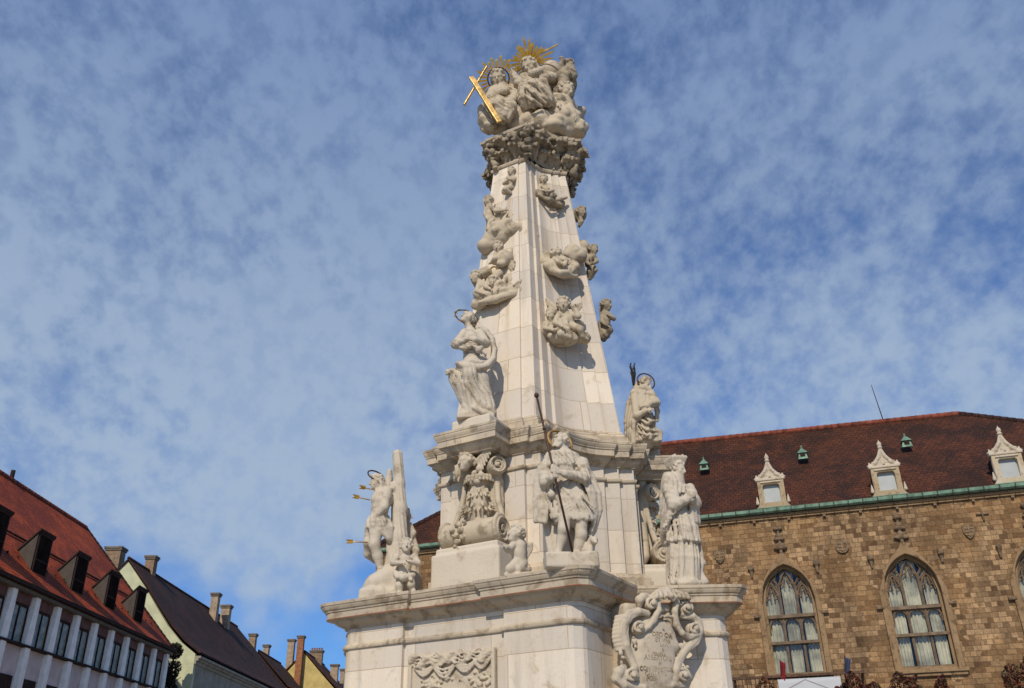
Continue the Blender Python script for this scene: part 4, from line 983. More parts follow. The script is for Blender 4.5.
def g3(st, base):
    q = crop(470, 160, 90/413., 11.8); S = Clay(.0125)
    putto(S, q(85, 190, .06), .09, (-.8, -.5, -.3), q(88, 225, .05), q(92, 275, .05), [(q(95, 215, .0), q(120, 235, -.1), q(160, 230, -.12)), (q(75, 225, .08), q(70, 250, .05), q(80, 270, -.02))], [(q(95, 285, .02), q(85, 320, -.05), q(90, 345, 0))], [(q(70, 205, .1), q(65, 180, .15), q(66, 240, .1)-q(65, 180, .15))], seed=83)
    S.build('cherub', ST_CLUST, st, base); S = Clay(.0125)
    putto(S, q(128, 240, -.02), .07, (.2, -.9, -.3), q(128, 268, 0), q(128, 300, 0), [(q(140, 262, -.02), q(160, 240, -.1), q(165, 222, -.1)), (q(112, 262, 0), q(98, 285, -.08), q(100, 300, -.08))], [], seed=84)
    S.build('cherub', ST_CLUST, st, base)
    S = Clay(.016); L = [(q(120, 340, .0), .19), (q(160, 330, -.04), .21), (q(200, 330, -.04), .19), (q(240, 325, .0), .17), (q(275, 335, .04), .13), (q(295, 355, .06), .10), (q(145, 360, -.02), .16), (q(72, 395, .06), .16), (q(95, 370, .04), .14), (q(215, 280, .06), .13), (q(250, 280, .06), .11)]
    puffs(S, L, .07, 5); S.build('cloud', ST_CLUST, st, base)
cluster('cherub_group', at(505, 240, 11.8), 'two cherubs above the big rounded cloud bank on the left of the shaft', g3)
def g4(st, base):
    q = crop(470, 160, 90/413., 11.72); S = Clay(.0115)
    putto(S, q(128, 402, -.12), .095, (-.3, -.85, -.35), q(140, 432, -.06), q(160, 452, -.05), [(q(120, 430, -.1), q(112, 455, -.18), q(98, 470, -.12)), (q(155, 425, -.05), q(185, 430, -.08), q(200, 405, -.04))], [(q(160, 455, -.1), q(150, 475, -.16), q(110, 472, -.1))], seed=85); S.ell(q(162, 452, -.10), .13, .04)
    S.build('cherub', ST_CLUST, st, base)
cluster('cherub_group', at(503, 262, 11.72), 'single plump cherub tucked under the big cloud bank', g4)
def g5(st, base):
    q = crop(430, 240, 210/963., 11.66); S = Clay(.0125)
    putto(S, q(212, 172, .05), .105, (-.8, -.55, -.3), q(240, 205, .02), q(265, 225, .0), [(q(225, 205, 0), q(215, 235, -.1), q(245, 245, -.14))], [(q(280, 235, 0), q(240, 262, -.05), q(225, 275, 0))], [(q(210, 190, .1), q(185, 165, .14), q(205, 230, .12)-q(185, 170, .14))], seed=86); S.build('cherub', ST_CLUST, st, base); S = Clay(.0125)
    putto(S, q(380, 128, -.02), .10, (.1, -.85, -.35), q(375, 170, .0), q(370, 210, 0), [(q(355, 165, -.02), q(335, 195, -.14), q(345, 220, -.18)), (q(400, 165, .0), q(415, 190, -.1), q(395, 205, -.16))], [(q(370, 215, -.05), q(335, 215, -.15), q(325, 195, -.2))], seed=87); S.ell(q(408, 165, -.02), .085, .03); S.build('cherub', ST_CLUST, st, base); S = Clay(.0125)
    putto(S, q(290, 195, -.10), .10, (-.1, -.8, -.5), q(305, 165, -.02), q(320, 150, .04), [(q(270, 185, -.05), q(255, 215, -.14), q(275, 225, -.2)), (q(315, 185, -.05), q(330, 200, -.15), q(318, 222, -.2))], [], seed=88); S.build('cherub', ST_CLUST, st, base)
    S = Clay(.014); puffs(S, [(q(240, 250, .0), .15), (q(285, 260, -.06), (.17, .17, .13)), (q(330, 245, -.08), (.18, .17, .13)), (q(385, 235, -.04), (.17, .17, .13)), (q(420, 240, .02), .10), (q(225, 285, .04), .12), (q(255, 150, .05), .12), (q(210, 300, .06), .09), (q(315, 215, -.08), .12)], .05, 11)
    S.chain([q(235, 290, -.06), q(300, 275, -.15), q(380, 248, -.14), q(430, 245, -.04)], [.05, .06, .055, .04], .03, lump(.016, 26, 7)); S.build('cloud', ST_CLUST, st, base)
    ringmesh(q(295, 140, -.05)-base, (.1, -.9, -.3), .06, .014, 20, 6).build('gilt_star', GOLD, st)
cluster('cherub_group', at(496, 290, 11.6), 'crowded cluster of cherubs on a cloud directly above the haloed woman', g5)
def g6(st, base):
    q = crop(430, 240, 210/963., 11.84); S = Clay(.0115)
    putto(S, q(572, 62, -.14), .10, (-.4, -.75, .4), q(590, 90, -.1), q(630, 105, -.08), [(q(570, 90, -.16), q(590, 100, -.26), q(615, 112, -.26)), (q(600, 85, -.1), q(625, 95, -.24), q(620, 110, -.27))], [(q(640, 110, -.1), q(670, 120, -.18), q(650, 145, -.16))], seed=89, up=(.5, 0, 1)); S.build('cherub', ST_CLUST, st, base)
    S = Clay(.014); puffs(S, [(q(530, 110, .02), .16), (q(570, 125, -.08), (.2, .17, .15)), (q(625, 145, -.08), (.2, .17, .13)), (q(655, 130, -.02), .14), (q(650, 60, .02), (.16, .14, .2)), (q(690, 70, .06), .14), (q(545, 80, .0), .12)], .05, 21); S.chain([q(530, 118, -.12), q(600, 155, -.22), q(665, 160, -.1)], [.05, .06, .045], .03, lump(.016, 26, 7)); S.build('cloud', ST_CLUST, st, base)
cluster('cherub_group', at(560, 268, 11.75), 'cherub reclining on a cloud in the middle of the hollow face', g6)
def g7(st, base):
    q = crop(430, 240, 210/963., 12.35); S = Clay(.0115)
    putto(S, q(750, 46, -.08), .088, (.55, -.75, -.3), q(742, 78, -.02), q(738, 112, .0), [(q(752, 75, -.08), q(764, 98, -.14), q(748, 108, -.2)), (q(728, 76, -.04), q(718, 100, -.12), q(732, 112, -.16))], [(q(742, 118, -.02), q(756, 138, -.1), q(742, 165, -.03)), (q(732, 118, .0), q(738, 145, -.06), q(734, 178, .0))], seed=90); S.build('cherub', ST_OLD, st, base)
    S = Clay(.013); puffs(S, [(q(703, 38, .02), .15), (q(700, 72, -.02), .13), (q(722, 100, .03), .10), (q(735, 150, .05), (.08, .1, .14)), (q(690, 92, .02), .11)], .06, 31); S.build('cloud', ST_CLUST, st, base)
cluster('cherub_group', at(590, 262, 12.35), 'cherub with a cloud on the right edge of the shaft, seen in profile', g7)
def g8(st, base):
    q = crop(440, 120, 200/983., 12.4); S = Clay(.012)
    head(S, q(695, 455, .0), .10, (.55, -.7, -.35), (0, 0, 1), 'curly', False, 91); wing(S, q(685, 480, .05), q(672, 440, .08), V3(0, 0, -.22), 4, .022); wing(S, q(690, 480, 0), q(700, 500, 0), V3(-.05, 0, -.14), 4, .024)
    S.ell(q(680, 470, .12), (.14, .12, .12), .05); S.build('cherub', ST_OLD, st, base)
cluster('cherub_group', at(581, 222, 12.4), 'lone winged cherub head on the right edge of the shaft', g8)
def g9(st, base):
    q = crop(430, 240, 210/963., 11.64); S = Clay(.0115)
    putto(S, q(612, 298, -.16), .115, (-.1, -.9, -.25), q(620, 345, -.1), q(640, 390, -.08), [(q(590, 340, -.12), q(575, 380, -.22), q(605, 395, -.28)), (q(645, 340, -.1), q(680, 350, -.2), q(668, 318, -.2))], [(q(650, 395, -.12), q(690, 410, -.2), q(700, 440, -.15), q(720, 455, -.12)), (q(625, 400, -.1), q(600, 430, -.22), q(640, 445, -.2))], [(q(585, 320, -.05), q(535, 270, .02), q(545, 330, .0)-q(535, 275, .02)), (q(640, 310, -.05), q(690, 290, .0), V3(.02, 0, -.14))], seed=92); S.build('cherub', ST_CLUST, st, base)
    S = Clay(.0115); putto(S, q(556, 345, -.12), .10, (-.6, -.7, -.3), q(560, 385, -.08), q(575, 415, -.05), [(q(540, 380, -.1), q(528, 405, -.16), q(555, 410, -.22)), (q(585, 380, -.1), q(590, 410, -.2), q(570, 415, -.24))], [(q(575, 420, -.05), q(555, 440, -.15), q(585, 455, -.12))], seed=93); S.build('cherub', ST_CLUST, st, base)
    S = Clay(.014); puffs(S, [(q(550, 420, -.02), .17), (q(590, 440, -.08), (.18, .18, .14)), (q(640, 450, -.06), (.17, .17, .12)), (q(700, 450, -.03), (.14, .14, .10)), (q(600, 465, -.02), (.2, .16, .08)), (q(680, 395, -.0), .11), (q(620, 395, .0), .2)], .05, 41)
    S.sheet([q(585, 360, -.2), q(590, 400, -.24), q(600, 440, -.2)], [q(625, 375, -.2), q(632, 410, -.24), q(640, 440, -.2)], 4, .028, .015); S.build('cloud', ST_CLUST, st, base)
cluster('cherub_group', at(565, 338, 11.55), 'large winged cherub pair on a cloud low on the hollow face of the shaft', g9)
def g10(st, base):
    q = crop(430, 240, 210/963., 12.3); S = Clay(.0125)
    putto(S, q(808, 302, -.03), .10, (.7, -.6, -.2), q(802, 345, 0), q(803, 395, 0), [(q(815, 340, -.03), q(842, 360, -.08), q(822, 352, -.16)), (q(790, 345, 0), q(790, 375, -.1), q(810, 390, -.14))], [(q(810, 400, -.02), q(825, 415, -.1), q(812, 440, -.06)), (q(795, 400, .02), q(800, 430, -.04), q(795, 455, 0))], [(q(795, 335, .06), q(780, 310, .1), V3(-.01, 0, -.25))], seed=94); S.build('cherub', ST_OLD, st, base)
    S = Clay(.013); puffs(S, [(q(795, 400, .05), (.1, .14, .2)), (q(798, 440, .02), (.08, .12, .12))], .05, 51); S.sheet([q(785, 370, .0), q(785, 430, 0)], [q(825, 395, -.04), q(815, 440, 0)], 4, .03, .02); S.build('cloud', ST_OLD, st, base)
cluster('cherub_group', at(605, 335, 12.3), 'cherub stepping off the right edge of the shaft, lowest on that side', g10)

# ------------------------------------------------------------------ crowning group on the capital
YC = 11.95
q = crop(460, 35, 130/894., YC)
base = V3(.41, 12.4, 11.77)
st = empty('cloud_base', base, 0, 'heap of rounded stone clouds on top of the column', 'carved cloud')
S = Clay(.016)
puffs(S, [(q(400, 560, .0), .28), (q(350, 560, .05), .19), (q(480, 560, .1), .26), (q(555, 600, -.05), .24), (q(560, 560, .2), .26), (q(640, 560, .1), .30), (q(690, 600, .0), .27), (q(760, 620, .05), .24), (q(810, 650, .1), .20), (q(640, 640, -.06), (.3, .22, .16)), (q(450, 620, .0), (.3, .25, .2)), (q(600, 500, .3), .35), (q(700, 540, .4), .35), (q(420, 520, .35), .34), (q(300, 590, .25), .20), (q(235, 640, .18), .15), (q(200, 650, .25), .12), (q(280, 640, .1), .13), (q(720, 660, .06), .18), (q(640, 665, .0), (.24, .2, .12)), (q(560, 650, .0), .16), (q(520, 540, .6), .5), (q(350, 540, .6), .30), (q(740, 560, .7), .35)], .06, 66)
S.box(base+V3(0.02, -.02, .06), (.42, .36, .12), .08, .06)
S.build('cloud', ST_CLUST, st, base)
# seated figure with ray halo and cross
base = q(300, 600, .1)
st = empty('seated_statue', base, 0, 'smaller seated stone man with a wheel of gilt rays round his head', 'statue')
S = Clay(.0125)
hc = q(262, 300, -.06)
head(S, hc, .15, (-.15, -.75, -.55), (-.1, -.2, 1), 'long', True, 101, q(275, 352, .02))
S.chain([q(278, 365, .03), q(290, 410, .03), q(298, 465, .05)], [.13, .18, .17], .04); S.ell(q(270, 400, -.1), (.16, .1, .12), .05)
fo = fold((.5, .2, 1), 30, .022)
arm(S, q(230, 390, .0), q(195, 450, -.14), q(235, 500, -.28), .105, .085, .055, .03); hand(S, q(235, 500, -.28), (.1, -.4, -.9), (-.5, -.8, 0), .11, .5)
arm(S, q(345, 385, .02), q(385, 430, -.1), q(330, 470, -.26), .12, .11, .06, .03, fo); hand(S, q(335, 470, -.26), (-.7, -.3, -.2), (0, -.9, .4), .11, .5)
S.chain([q(235, 415, -.06), q(300, 390, -.20), q(370, 370, -.02)], [.04, .06, .06], .02, fo); S.chain([q(365, 370, .04), q(388, 430, .02), q(380, 480, .02)], [.07, .08, .06], .02, fo)
S.chain([q(270, 470, -.02), q(265, 480, -.34), q(300, 560, -.30), q(300, 590, -.28)], [.14, .11, .075, .055], .025, fo); S.chain([q(330, 470, .0), q(345, 500, -.30), q(325, 570, -.24)], [.14, .12, .08], .025, fo)
S.grooves(q(300, 500), (.32, .5, .35), (.8, .2, .6), 44, .018, 21)
S.sheet([q(240, 470, -.34), q(255, 520, -.36), q(275, 585, -.30)], [q(350, 470, -.32), q(360, 520, -.34), q(330, 580, -.28)], 6, .034, .012)
S.chain([q(200, 500, .0), q(170, 520, .05), q(180, 580, .0), q(215, 625, -.05)], [.10, .12, .12, .09], .04, fo); S.chain([q(170, 530, .1), q(162, 590, .12), q(170, 650, .1)], [.10, .1, .07], .04, fo)
S.build('body', ST_CLUST, st, base)
def rays(name, c, n, r0, r1, num, w, m_, par, seed=0, vary=.15, keep=None, th=.012):
    n = unit(n); x = unit(np.cross(n, (0, 0, 1.))); y = np.cross(n, x); rnd = random.Random(seed); b_ = MB()
    for i in range(num):
        a = 2*PI*i/num
        if keep and not keep(math.cos(a), math.sin(a)): continue
        d = x*math.cos(a)+y*math.sin(a); t = np.cross(n, d); L = r1*(1-vary*rnd.random()) if i % 2 == 0 else r1*(.86-vary*rnd.random())
        P = [c+d*r0-t*w*.6, c+d*(r0+(L-r0)*.8)-t*w, c+d*L, c+d*(r0+(L-r0)*.8)+t*w, c+d*r0+t*w*.6]
        F_ = [tuple(p+n*th) for p in P]+[tuple(p-n*th) for p in P]; F_[2] = tuple(P[2]+n*.003); F_[7] = tuple(P[2]-n*.003)
        b_.add(F_, [(0, 1, 2, 3, 4), (9, 8, 7, 6, 5)]+[(k, k+5, (k+1) % 5+5, (k+1) % 5) for k in range(5)])
    return b_.build(name, m_, par)
hn = unit((-.12, -.75, -.6))
h_ = rays('ray_halo', hc-base-hn*.05, hn, .195, .42, 28, .023, GOLD, st, 1, .05)
ringmesh(hc-base-hn*.05, hn, .195, .014, 40, 6).build('halo_ring', IRONB, h_, True)
# the cross: gilded beams, foot on the cloud
c0 = q(78, 290, -.35); c1 = q(272, 600, -.38)
o = empty('cross', c1, 0, 'leaning gilded cross of two plain beams held by the seated man', 'cross')
def beam(a, b2, w, t, nrm, name, par):
    a = np.array(a); b2 = np.array(b2); u_ = unit(b2-a); n_ = unit(nrm-u_*(np.array(nrm)@u_)); s_ = np.cross(u_, n_)
    v = [p+sx*s_*w+sy*n_*t for p in (a, b2) for sx, sy in ((-1, -1), (1, -1), (1, 1), (-1, 1))]
    b_ = MB(); b_.hexa(v); return b_.build(name, m_gc, par, False, .006)
m_gc = plain('gilded_beam', (.66, .42, .14), .36, .8, .4, 9, .5, .2)
nr = np.array([.35, -.8, -.45])
beam(c0-c1, V3(0, 0, 0), .044, .024, nr, 'upright', o)
xa = q(28, 482, -.30); xb = q(185, 215, -.30); mid_ = q(112, 350, -.31)
beam(xa-c1, xb-c1, .014, .020, np.array([.62, .68, .4]), 'crossbar', o)
# larger seated figure with sunburst, hand raised in blessing, globe at his side
base = q(540, 520, .2)
st = empty('seated_statue', base, 0, 'larger seated stone old man blessing with raised hand before gold sunburst', 'statue')
S = Clay(.0125)
hc = q(478, 222, .02)
head(S, hc, .165, (-.45, -.65, -.6), (-.2, -.2, 1), 'long', True, 111, q(500, 275, .08))
S.chain([q(510, 285, .12), q(528, 340, .12), q(540, 420, .14)], [.15, .21, .21], .05)
arm(S, q(445, 300, .02), q(405, 335, -.16), q(380, 285, -.20), .11, .09, .055, .03, fo); hand(S, q(380, 290, -.20), (-.15, 0, 1), (-.2, .9, .1), .12, .15)
arm(S, q(570, 270, .1), q(640, 300, -.02), q(600, 290, -.2), .12, .10, .06, .03, fo)
S.chain([q(430, 300, -.1), q(490, 270, -.20), q(560, 240, -.02)], [.05, .075, .06], .03, fold((1, 0, 1), 40, .01))
S.chain([q(450, 300, -.1), q(500, 340, -.26), q(570, 330, -.2)], [.06, .09, .08], .04, fo)
S.chain([q(520, 400, .05), q(560, 350, -.30), q(610, 440, -.28), q(640, 470, -.2)], [.17, .13, .09, .07], .03, fo); S.chain([q(470, 390, .05), q(445, 375, -.26), q(432, 440, -.24), q(450, 490, -.18)], [.16, .12, .09, .07], .03, fo)
S.grooves(q(520, 400), (.45, .7, .5), (.8, .2, .65), 40, .020, 22)
S.sheet([q(420, 360, -.36), q(415, 430, -.34), q(430, 500, -.22)], [q(575, 350, -.36), q(595, 430, -.34), q(635, 480, -.22)], 9, .036, .012)
for p0, p1, p2 in (((450, 320), (520, 330), (600, 440)), ((440, 350), (510, 400), (590, 470)), ((430, 400), (500, 450), (560, 490)), ((520, 300), (570, 360), (630, 450))): S.chain([q(*p0, -.36), q(*p1, -.44), q(*p2, -.34)], [.02, .036, .025], .012)
S.build('body', ST_CLUST, st, base)
bn = unit((-.15, -.72, -.68))
bc = q(480, 186, .20)-base
rays('sunburst', bc, bn, .02, .56, 26, .021, GOLD, st, 4, .42, None, .016)
rays('sunburst_inner_rays', bc-bn*(-.05), bn, .02, .40, 17, .024, GOLD, st, 7, .3, None, .016)
b_ = MB(); a = q(545, 130, .1)-base; c_ = q(675, 65, .05)-base; b_.tube([tuple(a), tuple(c_)], [.022, .014], 6); b_.build('sceptre', GOLDM, st)
# globe and attendants at the right
base = q(625, 250, .08)
o = empty('stone_globe', base, 0, 'smooth round stone globe beside the old man on top of the column', 'globe')
S = Clay(.013); S.ell(q(628, 250, .08), .195, .01); S.chain([q(560, 290, .1), q(620, 330, .1), q(690, 300, .1)], [.06, .09, .07], .05); S.ell(q(640, 330, .15), .16, .06); S.build('globe', ST_CLUST, o, base)
S = Clay(.01); 
ringmesh(q(628, 250, .08)-base, (.5, -.2, .9), .198, .012, 40, 6).build('globe_band', ST_OLD, o, True)
base = q(730, 330, .2)
st = empty('angel_statue', base, 0, 'stone angel behind the globe with one dark weathered hand raised', 'statue')
S = Clay(.0125)
head(S, q(742, 215, .15), .12, (.75, -.35, -.4), (0, 0, 1), 'curly', False, 121, q(740, 260, .18)); S.chain([q(735, 265, .2), q(735, 340, .2), q(720, 400, .2)], [.15, .17, .18], .06)
arm(S, q(715, 255, .15), q(690, 215, .05), q(705, 180, .0), .08, .06, .045, .03); hand(S, q(705, 182, 0), (-.2, 0, 1), (0, -1, 0), .1, .3)
S.grooves(q(720, 320), (.3, .5, .4), (.7, .2, .8), 44, .018, 23)
S.sheet([q(690, 240, .05), q(720, 280, -.05), q(770, 290, -.05)], [q(760, 220, .1), q(785, 250, .1), q(790, 275, .1)], 5, .05, .03); S.chain([q(690, 250, .0), q(740, 270, -.1), q(788, 280, 0)], [.05, .06, .03], .03)
S.chain([q(650, 310, .05), q(700, 290, -.05), q(720, 340, -.05), q(660, 390, -.05)], [.08, .11, .1, .07], .05, fo); wing(S, q(730, 260, .25), q(770, 180, .3), V3(.05, 0, -.4), 6, .04)
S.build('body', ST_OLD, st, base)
base = q(710, 500, .0)
st = empty('cherub_statue', base, 0, 'stone cherub with curly head leaning out over the right side of the clouds', 'statue')
S = Clay(.0125)
putto(S, q(728, 392, -.05), .16, (.6, -.65, -.45), q(690, 450, .05), q(700, 510, .1), [(q(660, 440, 0), q(645, 465, -.1), q(680, 490, -.2)), (q(730, 460, .02), q(755, 500, -.08), q(790, 560, -.1))], [(q(720, 520, .1), q(770, 545, .0), q(800, 590, -.02), q(845, 598, -.02)), (q(700, 520, .1), q(740, 560, .0), q(775, 600, -.02))], seed=131)
S.sheet([q(665, 470, -.1), q(720, 520, -.12), q(790, 560, -.05)], [q(760, 460, -.05), q(780, 520, -.02), q(815, 545, .0)], 5, .05, .03); S.chain([q(640, 420, .0), q(690, 430, -.12), q(770, 462, -.02)], [.06, .07, .05], .03, fo)
S.build('body', ST_CLUST, st, base)

# ================================================================== town hall with sandstone wall (right)
def brickmat(name, cols, bw, bh, mortar, ax=('x', 'z'), bst=.5, var=.36):
    m, nt, b = mat(name)
    v = coords(nt); sp = nt.nodes.new('ShaderNodeSeparateXYZ'); nt.links.new(v, sp.inputs[0])
    cb = nt.nodes.new('ShaderNodeCombineXYZ'); nt.links.new(sp.outputs['xyz'.index(ax[0])], cb.inputs[0]); nt.links.new(sp.outputs['xyz'.index(ax[1])], cb.inputs[1])
    wob = noise(nt, cb.outputs[0], .9, 2); wv = nt.nodes.new('ShaderNodeVectorMath'); wv.operation = 'ADD'
    nt.links.new(cb.outputs[0], wv.inputs[0]); cw = nt.nodes.new('ShaderNodeCombineXYZ'); nt.links.new(mth(nt, 'MULTIPLY', wob, .12), cw.inputs[0]); nt.links.new(cw.outputs[0], wv.inputs[1])
    def br(w, h, a, b_, mo, off):
        n = nt.nodes.new('ShaderNodeTexBrick'); nt.links.new(wv.outputs[0], n.inputs[0]); n.inputs['Scale'].default_value = 1
        n.inputs['Brick Width'].default_value = w; n.inputs['Row Height'].default_value = h; n.inputs['Mortar Size'].default_value = .011; n.inputs['Mortar Smooth'].default_value = .3
        n.inputs['Color1'].default_value = (*a, 1); n.inputs['Color2'].default_value = (*b_, 1); n.inputs['Mortar'].default_value = (*mo, 1)
        n.offset = off; n.squash = 1.35; n.squash_frequency = 3; n.offset_frequency = 2
        return n
    A = br(bw, bh, cols[0], cols[1], mortar, .5); B = br(bw*.62, bh, cols[2], cols[3], mortar, .33)
    # rows in two block sizes, switched by a coarse random per row band
    sel = noise(nt, cb.outputs[0], .45, 3, .6)
    col = mixc(nt, mth(nt, 'GREATER_THAN', sel, .5), A.outputs[0], B.outputs[0])
    C = br(bw*1.9, bh*2, (.55, .55, .55), (1.35, 1.3, 1.2), (.9, .9, .9), .5)
    mm = nt.nodes.new('ShaderNodeMix'); mm.data_type = 'RGBA'; mm.blend_type = 'MULTIPLY'; mm.inputs[0].default_value = var
    nt.links.new(col, mm.inputs[6]); nt.links.new(C.outputs[0], mm.inputs[7])
    n2 = noise(nt, mth_vec(nt, v, (.8, .8, .22)), 1, 5, .65)
    m2 = mixc(nt, ramp(nt, n2, .3, .75), (.72, .70, .68), (1.2, 1.16, 1.08))
    m3 = nt.nodes.new('ShaderNodeMix'); m3.data_type = 'RGBA'; m3.blend_type = 'MULTIPLY'; m3.inputs[0].default_value = 1
    nt.links.new(mm.outputs[2], m3.inputs[6]); nt.links.new(m2, m3.inputs[7])
    n3 = noise(nt, v, 9, 4, .65)
    m4 = nt.nodes.new('ShaderNodeMix'); m4.data_type = 'RGBA'; m4.blend_type = 'MULTIPLY'; m4.inputs[0].default_value = .8
    nt.links.new(m3.outputs[2], m4.inputs[6]); nt.links.new(mixc(nt, ramp(nt, n3, .3, .7), (.72, .7, .68), (1.2, 1.2, 1.2)), m4.inputs[7])
    nt.links.new(m4.outputs[2], b.inputs['Base Color']); b.inputs['Roughness'].default_value = .9; b.inputs['Specular IOR Level'].default_value = .15
    h = mth(nt, 'SUBTRACT', mth(nt, 'MULTIPLY', n3, .7), mth(nt, 'MULTIPLY', A.outputs[1], 1.0))
    bump(nt, b, h, bst, .06)
    return m
SAND = brickmat('sandstone_blocks', [(.175, .100, .050), (.34, .220, .118), (.125, .073, .040), (.42, .285, .165)], .37, .21, (.15, .105, .06))
SANDT = stone('sandstone_trim', (.24, .155, .082), (.09, .06, .036), (.30, .20, .11), .50)
SANDL = stone('dormer_stone', (.52, .46, .36), (.24, .18, .11), (.46, .36, .22), .52)
def tilemat(name, a, b_, dk, ax, slope, rh=.17, bw=.2):
    m, nt, b = mat(name); v = coords(nt); sp = nt.nodes.new('ShaderNodeSeparateXYZ'); nt.links.new(v, sp.inputs[0])
    cb = nt.nodes.new('ShaderNodeCombineXYZ'); nt.links.new(sp.outputs['xyz'.index(ax)], cb.inputs[0]); nt.links.new(mth(nt, 'MULTIPLY', sp.outputs[2], slope), cb.inputs[1])
    n = nt.nodes.new('ShaderNodeTexBrick'); nt.links.new(cb.outputs[0], n.inputs[0]); n.inputs['Scale'].default_value = 1
    n.inputs['Brick Width'].default_value = bw; n.inputs['Row Height'].default_value = rh; n.inputs['Mortar Size'].default_value = .012; n.inputs['Mortar Smooth'].default_value = .5
    n.inputs['Color1'].default_value = (*a, 1); n.inputs['Color2'].default_value = (*b_, 1); n.inputs['Mortar'].default_value = (*dk, 1)
    n1 = noise(nt, v, .45, 5, .65, .5); n2 = noise(nt, v, 3.5, 5, .7); n3 = noise(nt, v, 14, 2)
    c = mixc(nt, mth(nt, 'MULTIPLY', ramp(nt, n1, .40, .60), .85), n.outputs[0], dk)
    c = mixc(nt, mth(nt, 'MULTIPLY', ramp(nt, n2, .48, .66), .7), c, dk)
    c = mixc(nt, mth(nt, 'MULTIPLY', ramp(nt, n3, .56, .72), .6), c, tuple(x*1.9 for x in b_))
    nt.links.new(c, b.inputs['Base Color']); b.inputs['Roughness'].default_value = .85; b.inputs['Specular IOR Level'].default_value = .2
    fr = mth(nt, 'FRACT', mth(nt, 'DIVIDE', mth(nt, 'MULTIPLY', sp.outputs[2], slope), rh))
    bump(nt, b, mth(nt, 'ADD', mth(nt, 'MULTIPLY', fr, -.8), mth(nt, 'MULTIPLY', n.outputs[1], -.6)), .9, .06)
    return m
TILE_D = tilemat('dark_red_tiles', (.064, .023, .012), (.108, .035, .015), (.024, .013, .009), 'x', 1.36, .24, .26)
TILE_R = tilemat('red_tiles', (.37, .056, .013), (.44, .078, .018), (.16, .026, .011), 'x', 1.32, .24, .24)
TILE_B = tilemat('brown_tiles', (.046, .020, .016), (.064, .026, .019), (.024, .013, .011), 'y', 1.32)
RIDGE = plain('ridge_tiles', (.19, .05, .028), .8, 0, .5, 3)
COPPER = plain('green_copper', (.15, .25, .18), .65, .15, .35, 3)
COPD = plain('dark_gutter', (.035, .03, .026), .6, .2, .3, 4)
def glassmat(name, tint, fac):
    m, nt, b = mat(name); nt.nodes.remove(b)
    tr = nt.nodes.new('ShaderNodeBsdfTransparent'); tr.inputs[0].default_value = (*tint, 1)
    gl = nt.nodes.new('ShaderNodeBsdfGlossy'); gl.inputs['Roughness'].default_value = .06; gl.inputs[0].default_value = (.9, .95, 1, 1)
    n = noise(nt, coords(nt), 1.2, 2); bp = nt.nodes.new('ShaderNodeBump'); bp.inputs['Strength'].default_value = .12; bp.inputs['Distance'].default_value = .05
    nt.links.new(n, bp.inputs['Height']); nt.links.new(bp.outputs[0], gl.inputs['Normal'])
    mx = nt.nodes.new('ShaderNodeMixShader'); mx.inputs[0].default_value = fac
    nt.links.new(tr.outputs[0], mx.inputs[1]); nt.links.new(gl.outputs[0], mx.inputs[2]); nt.links.new(mx.outputs[0], nt.nodes['Material Output'].inputs[0])
    return m
GLASS = glassmat('window_glass', (.92, .92, .86), .04)
GLASSD = plain('dark_glass', (.018, .013, .011), .8, 0, .3, 2, 0, 0)
CURT = plain('pale_curtain', (.40, .385, .315), .9, 0, .45, 1.1)
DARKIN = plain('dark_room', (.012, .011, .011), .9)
WHITEP = plain('white_painted_concrete', (.90, .87, .80), .75, 0, .10, 2)
PINKP = plain('pink_grey_panel', (.58, .49, .47), .8, 0, .12, 2)
BROWNP = plain('rust_brown_panel', (.13, .05, .035), .7, 0, .3, 3)
DKMET = plain('dark_brown_metal', (.036, .021, .016), .8, 0, .25, 4, .1)

ROT = R(-17.255)
hall = empty('town_hall', (-4.396, 45.306, 0), ROT, 'long brown sandstone hall with pointed windows under a dark red tiled roof', 'building')
EZ = 13.16
WINS = [12.06, 17.18, 22.30, 27.42, 32.54]
def pointed(c, hw, z0, zs, za, n=10):
    """outline of a pointed opening, anticlockwise"""
    P = [(c-hw, z0), (c+hw, z0)]
    h = za-zs; Rr = (hw*hw+h*h)/(2*hw)
    for q in (1, -1):
        seg = []
        for i in range(n+1):
            x = hw*(1-i/n); t = math.sqrt(max(0, Rr*Rr-(x+Rr-hw)**2)); seg.append((c+q*x, zs+min(t, h)))
        P += seg if q > 0 else list(reversed(seg))[1:]
    return P
def ogee(c, hw, z0, zs, za, tip, n=12):
    P = [(c-hw, z0), (c+hw, z0)]
    sd = []
    for i in range(n+1):
        t = i/n; x = hw*(1-t)
        base = zs+(za-zs)*math.sin(min(1, t*1.08)*PI/2)**.9
        k = max(0, (t-.72)/.28); sd.append((x, base+(tip-za)*k*k))
    P += [(c+x, z) for x, z in sd] + [(c-x, z) for x, z in reversed(sd)][1:]
    return P
HW = 1.13
wallpoly = [[(-3.0, 0), (37.2, 0), (37.2, EZ), (-3.0, EZ)]] + [pointed(c, HW, 6.36, 9.55, 11.08) for c in WINS]
fill2d('wall', wallpoly, .55, SAND, hall)
mb = MB(); mb.box(-3.0, -2.45, .55, 13, 0, EZ); mb.box(36.65, 37.2, .55, 13, 0, EZ); mb.box(-3, 37.2, 13, 13.5, 0, EZ); mb.build('wall', SAND, hall)
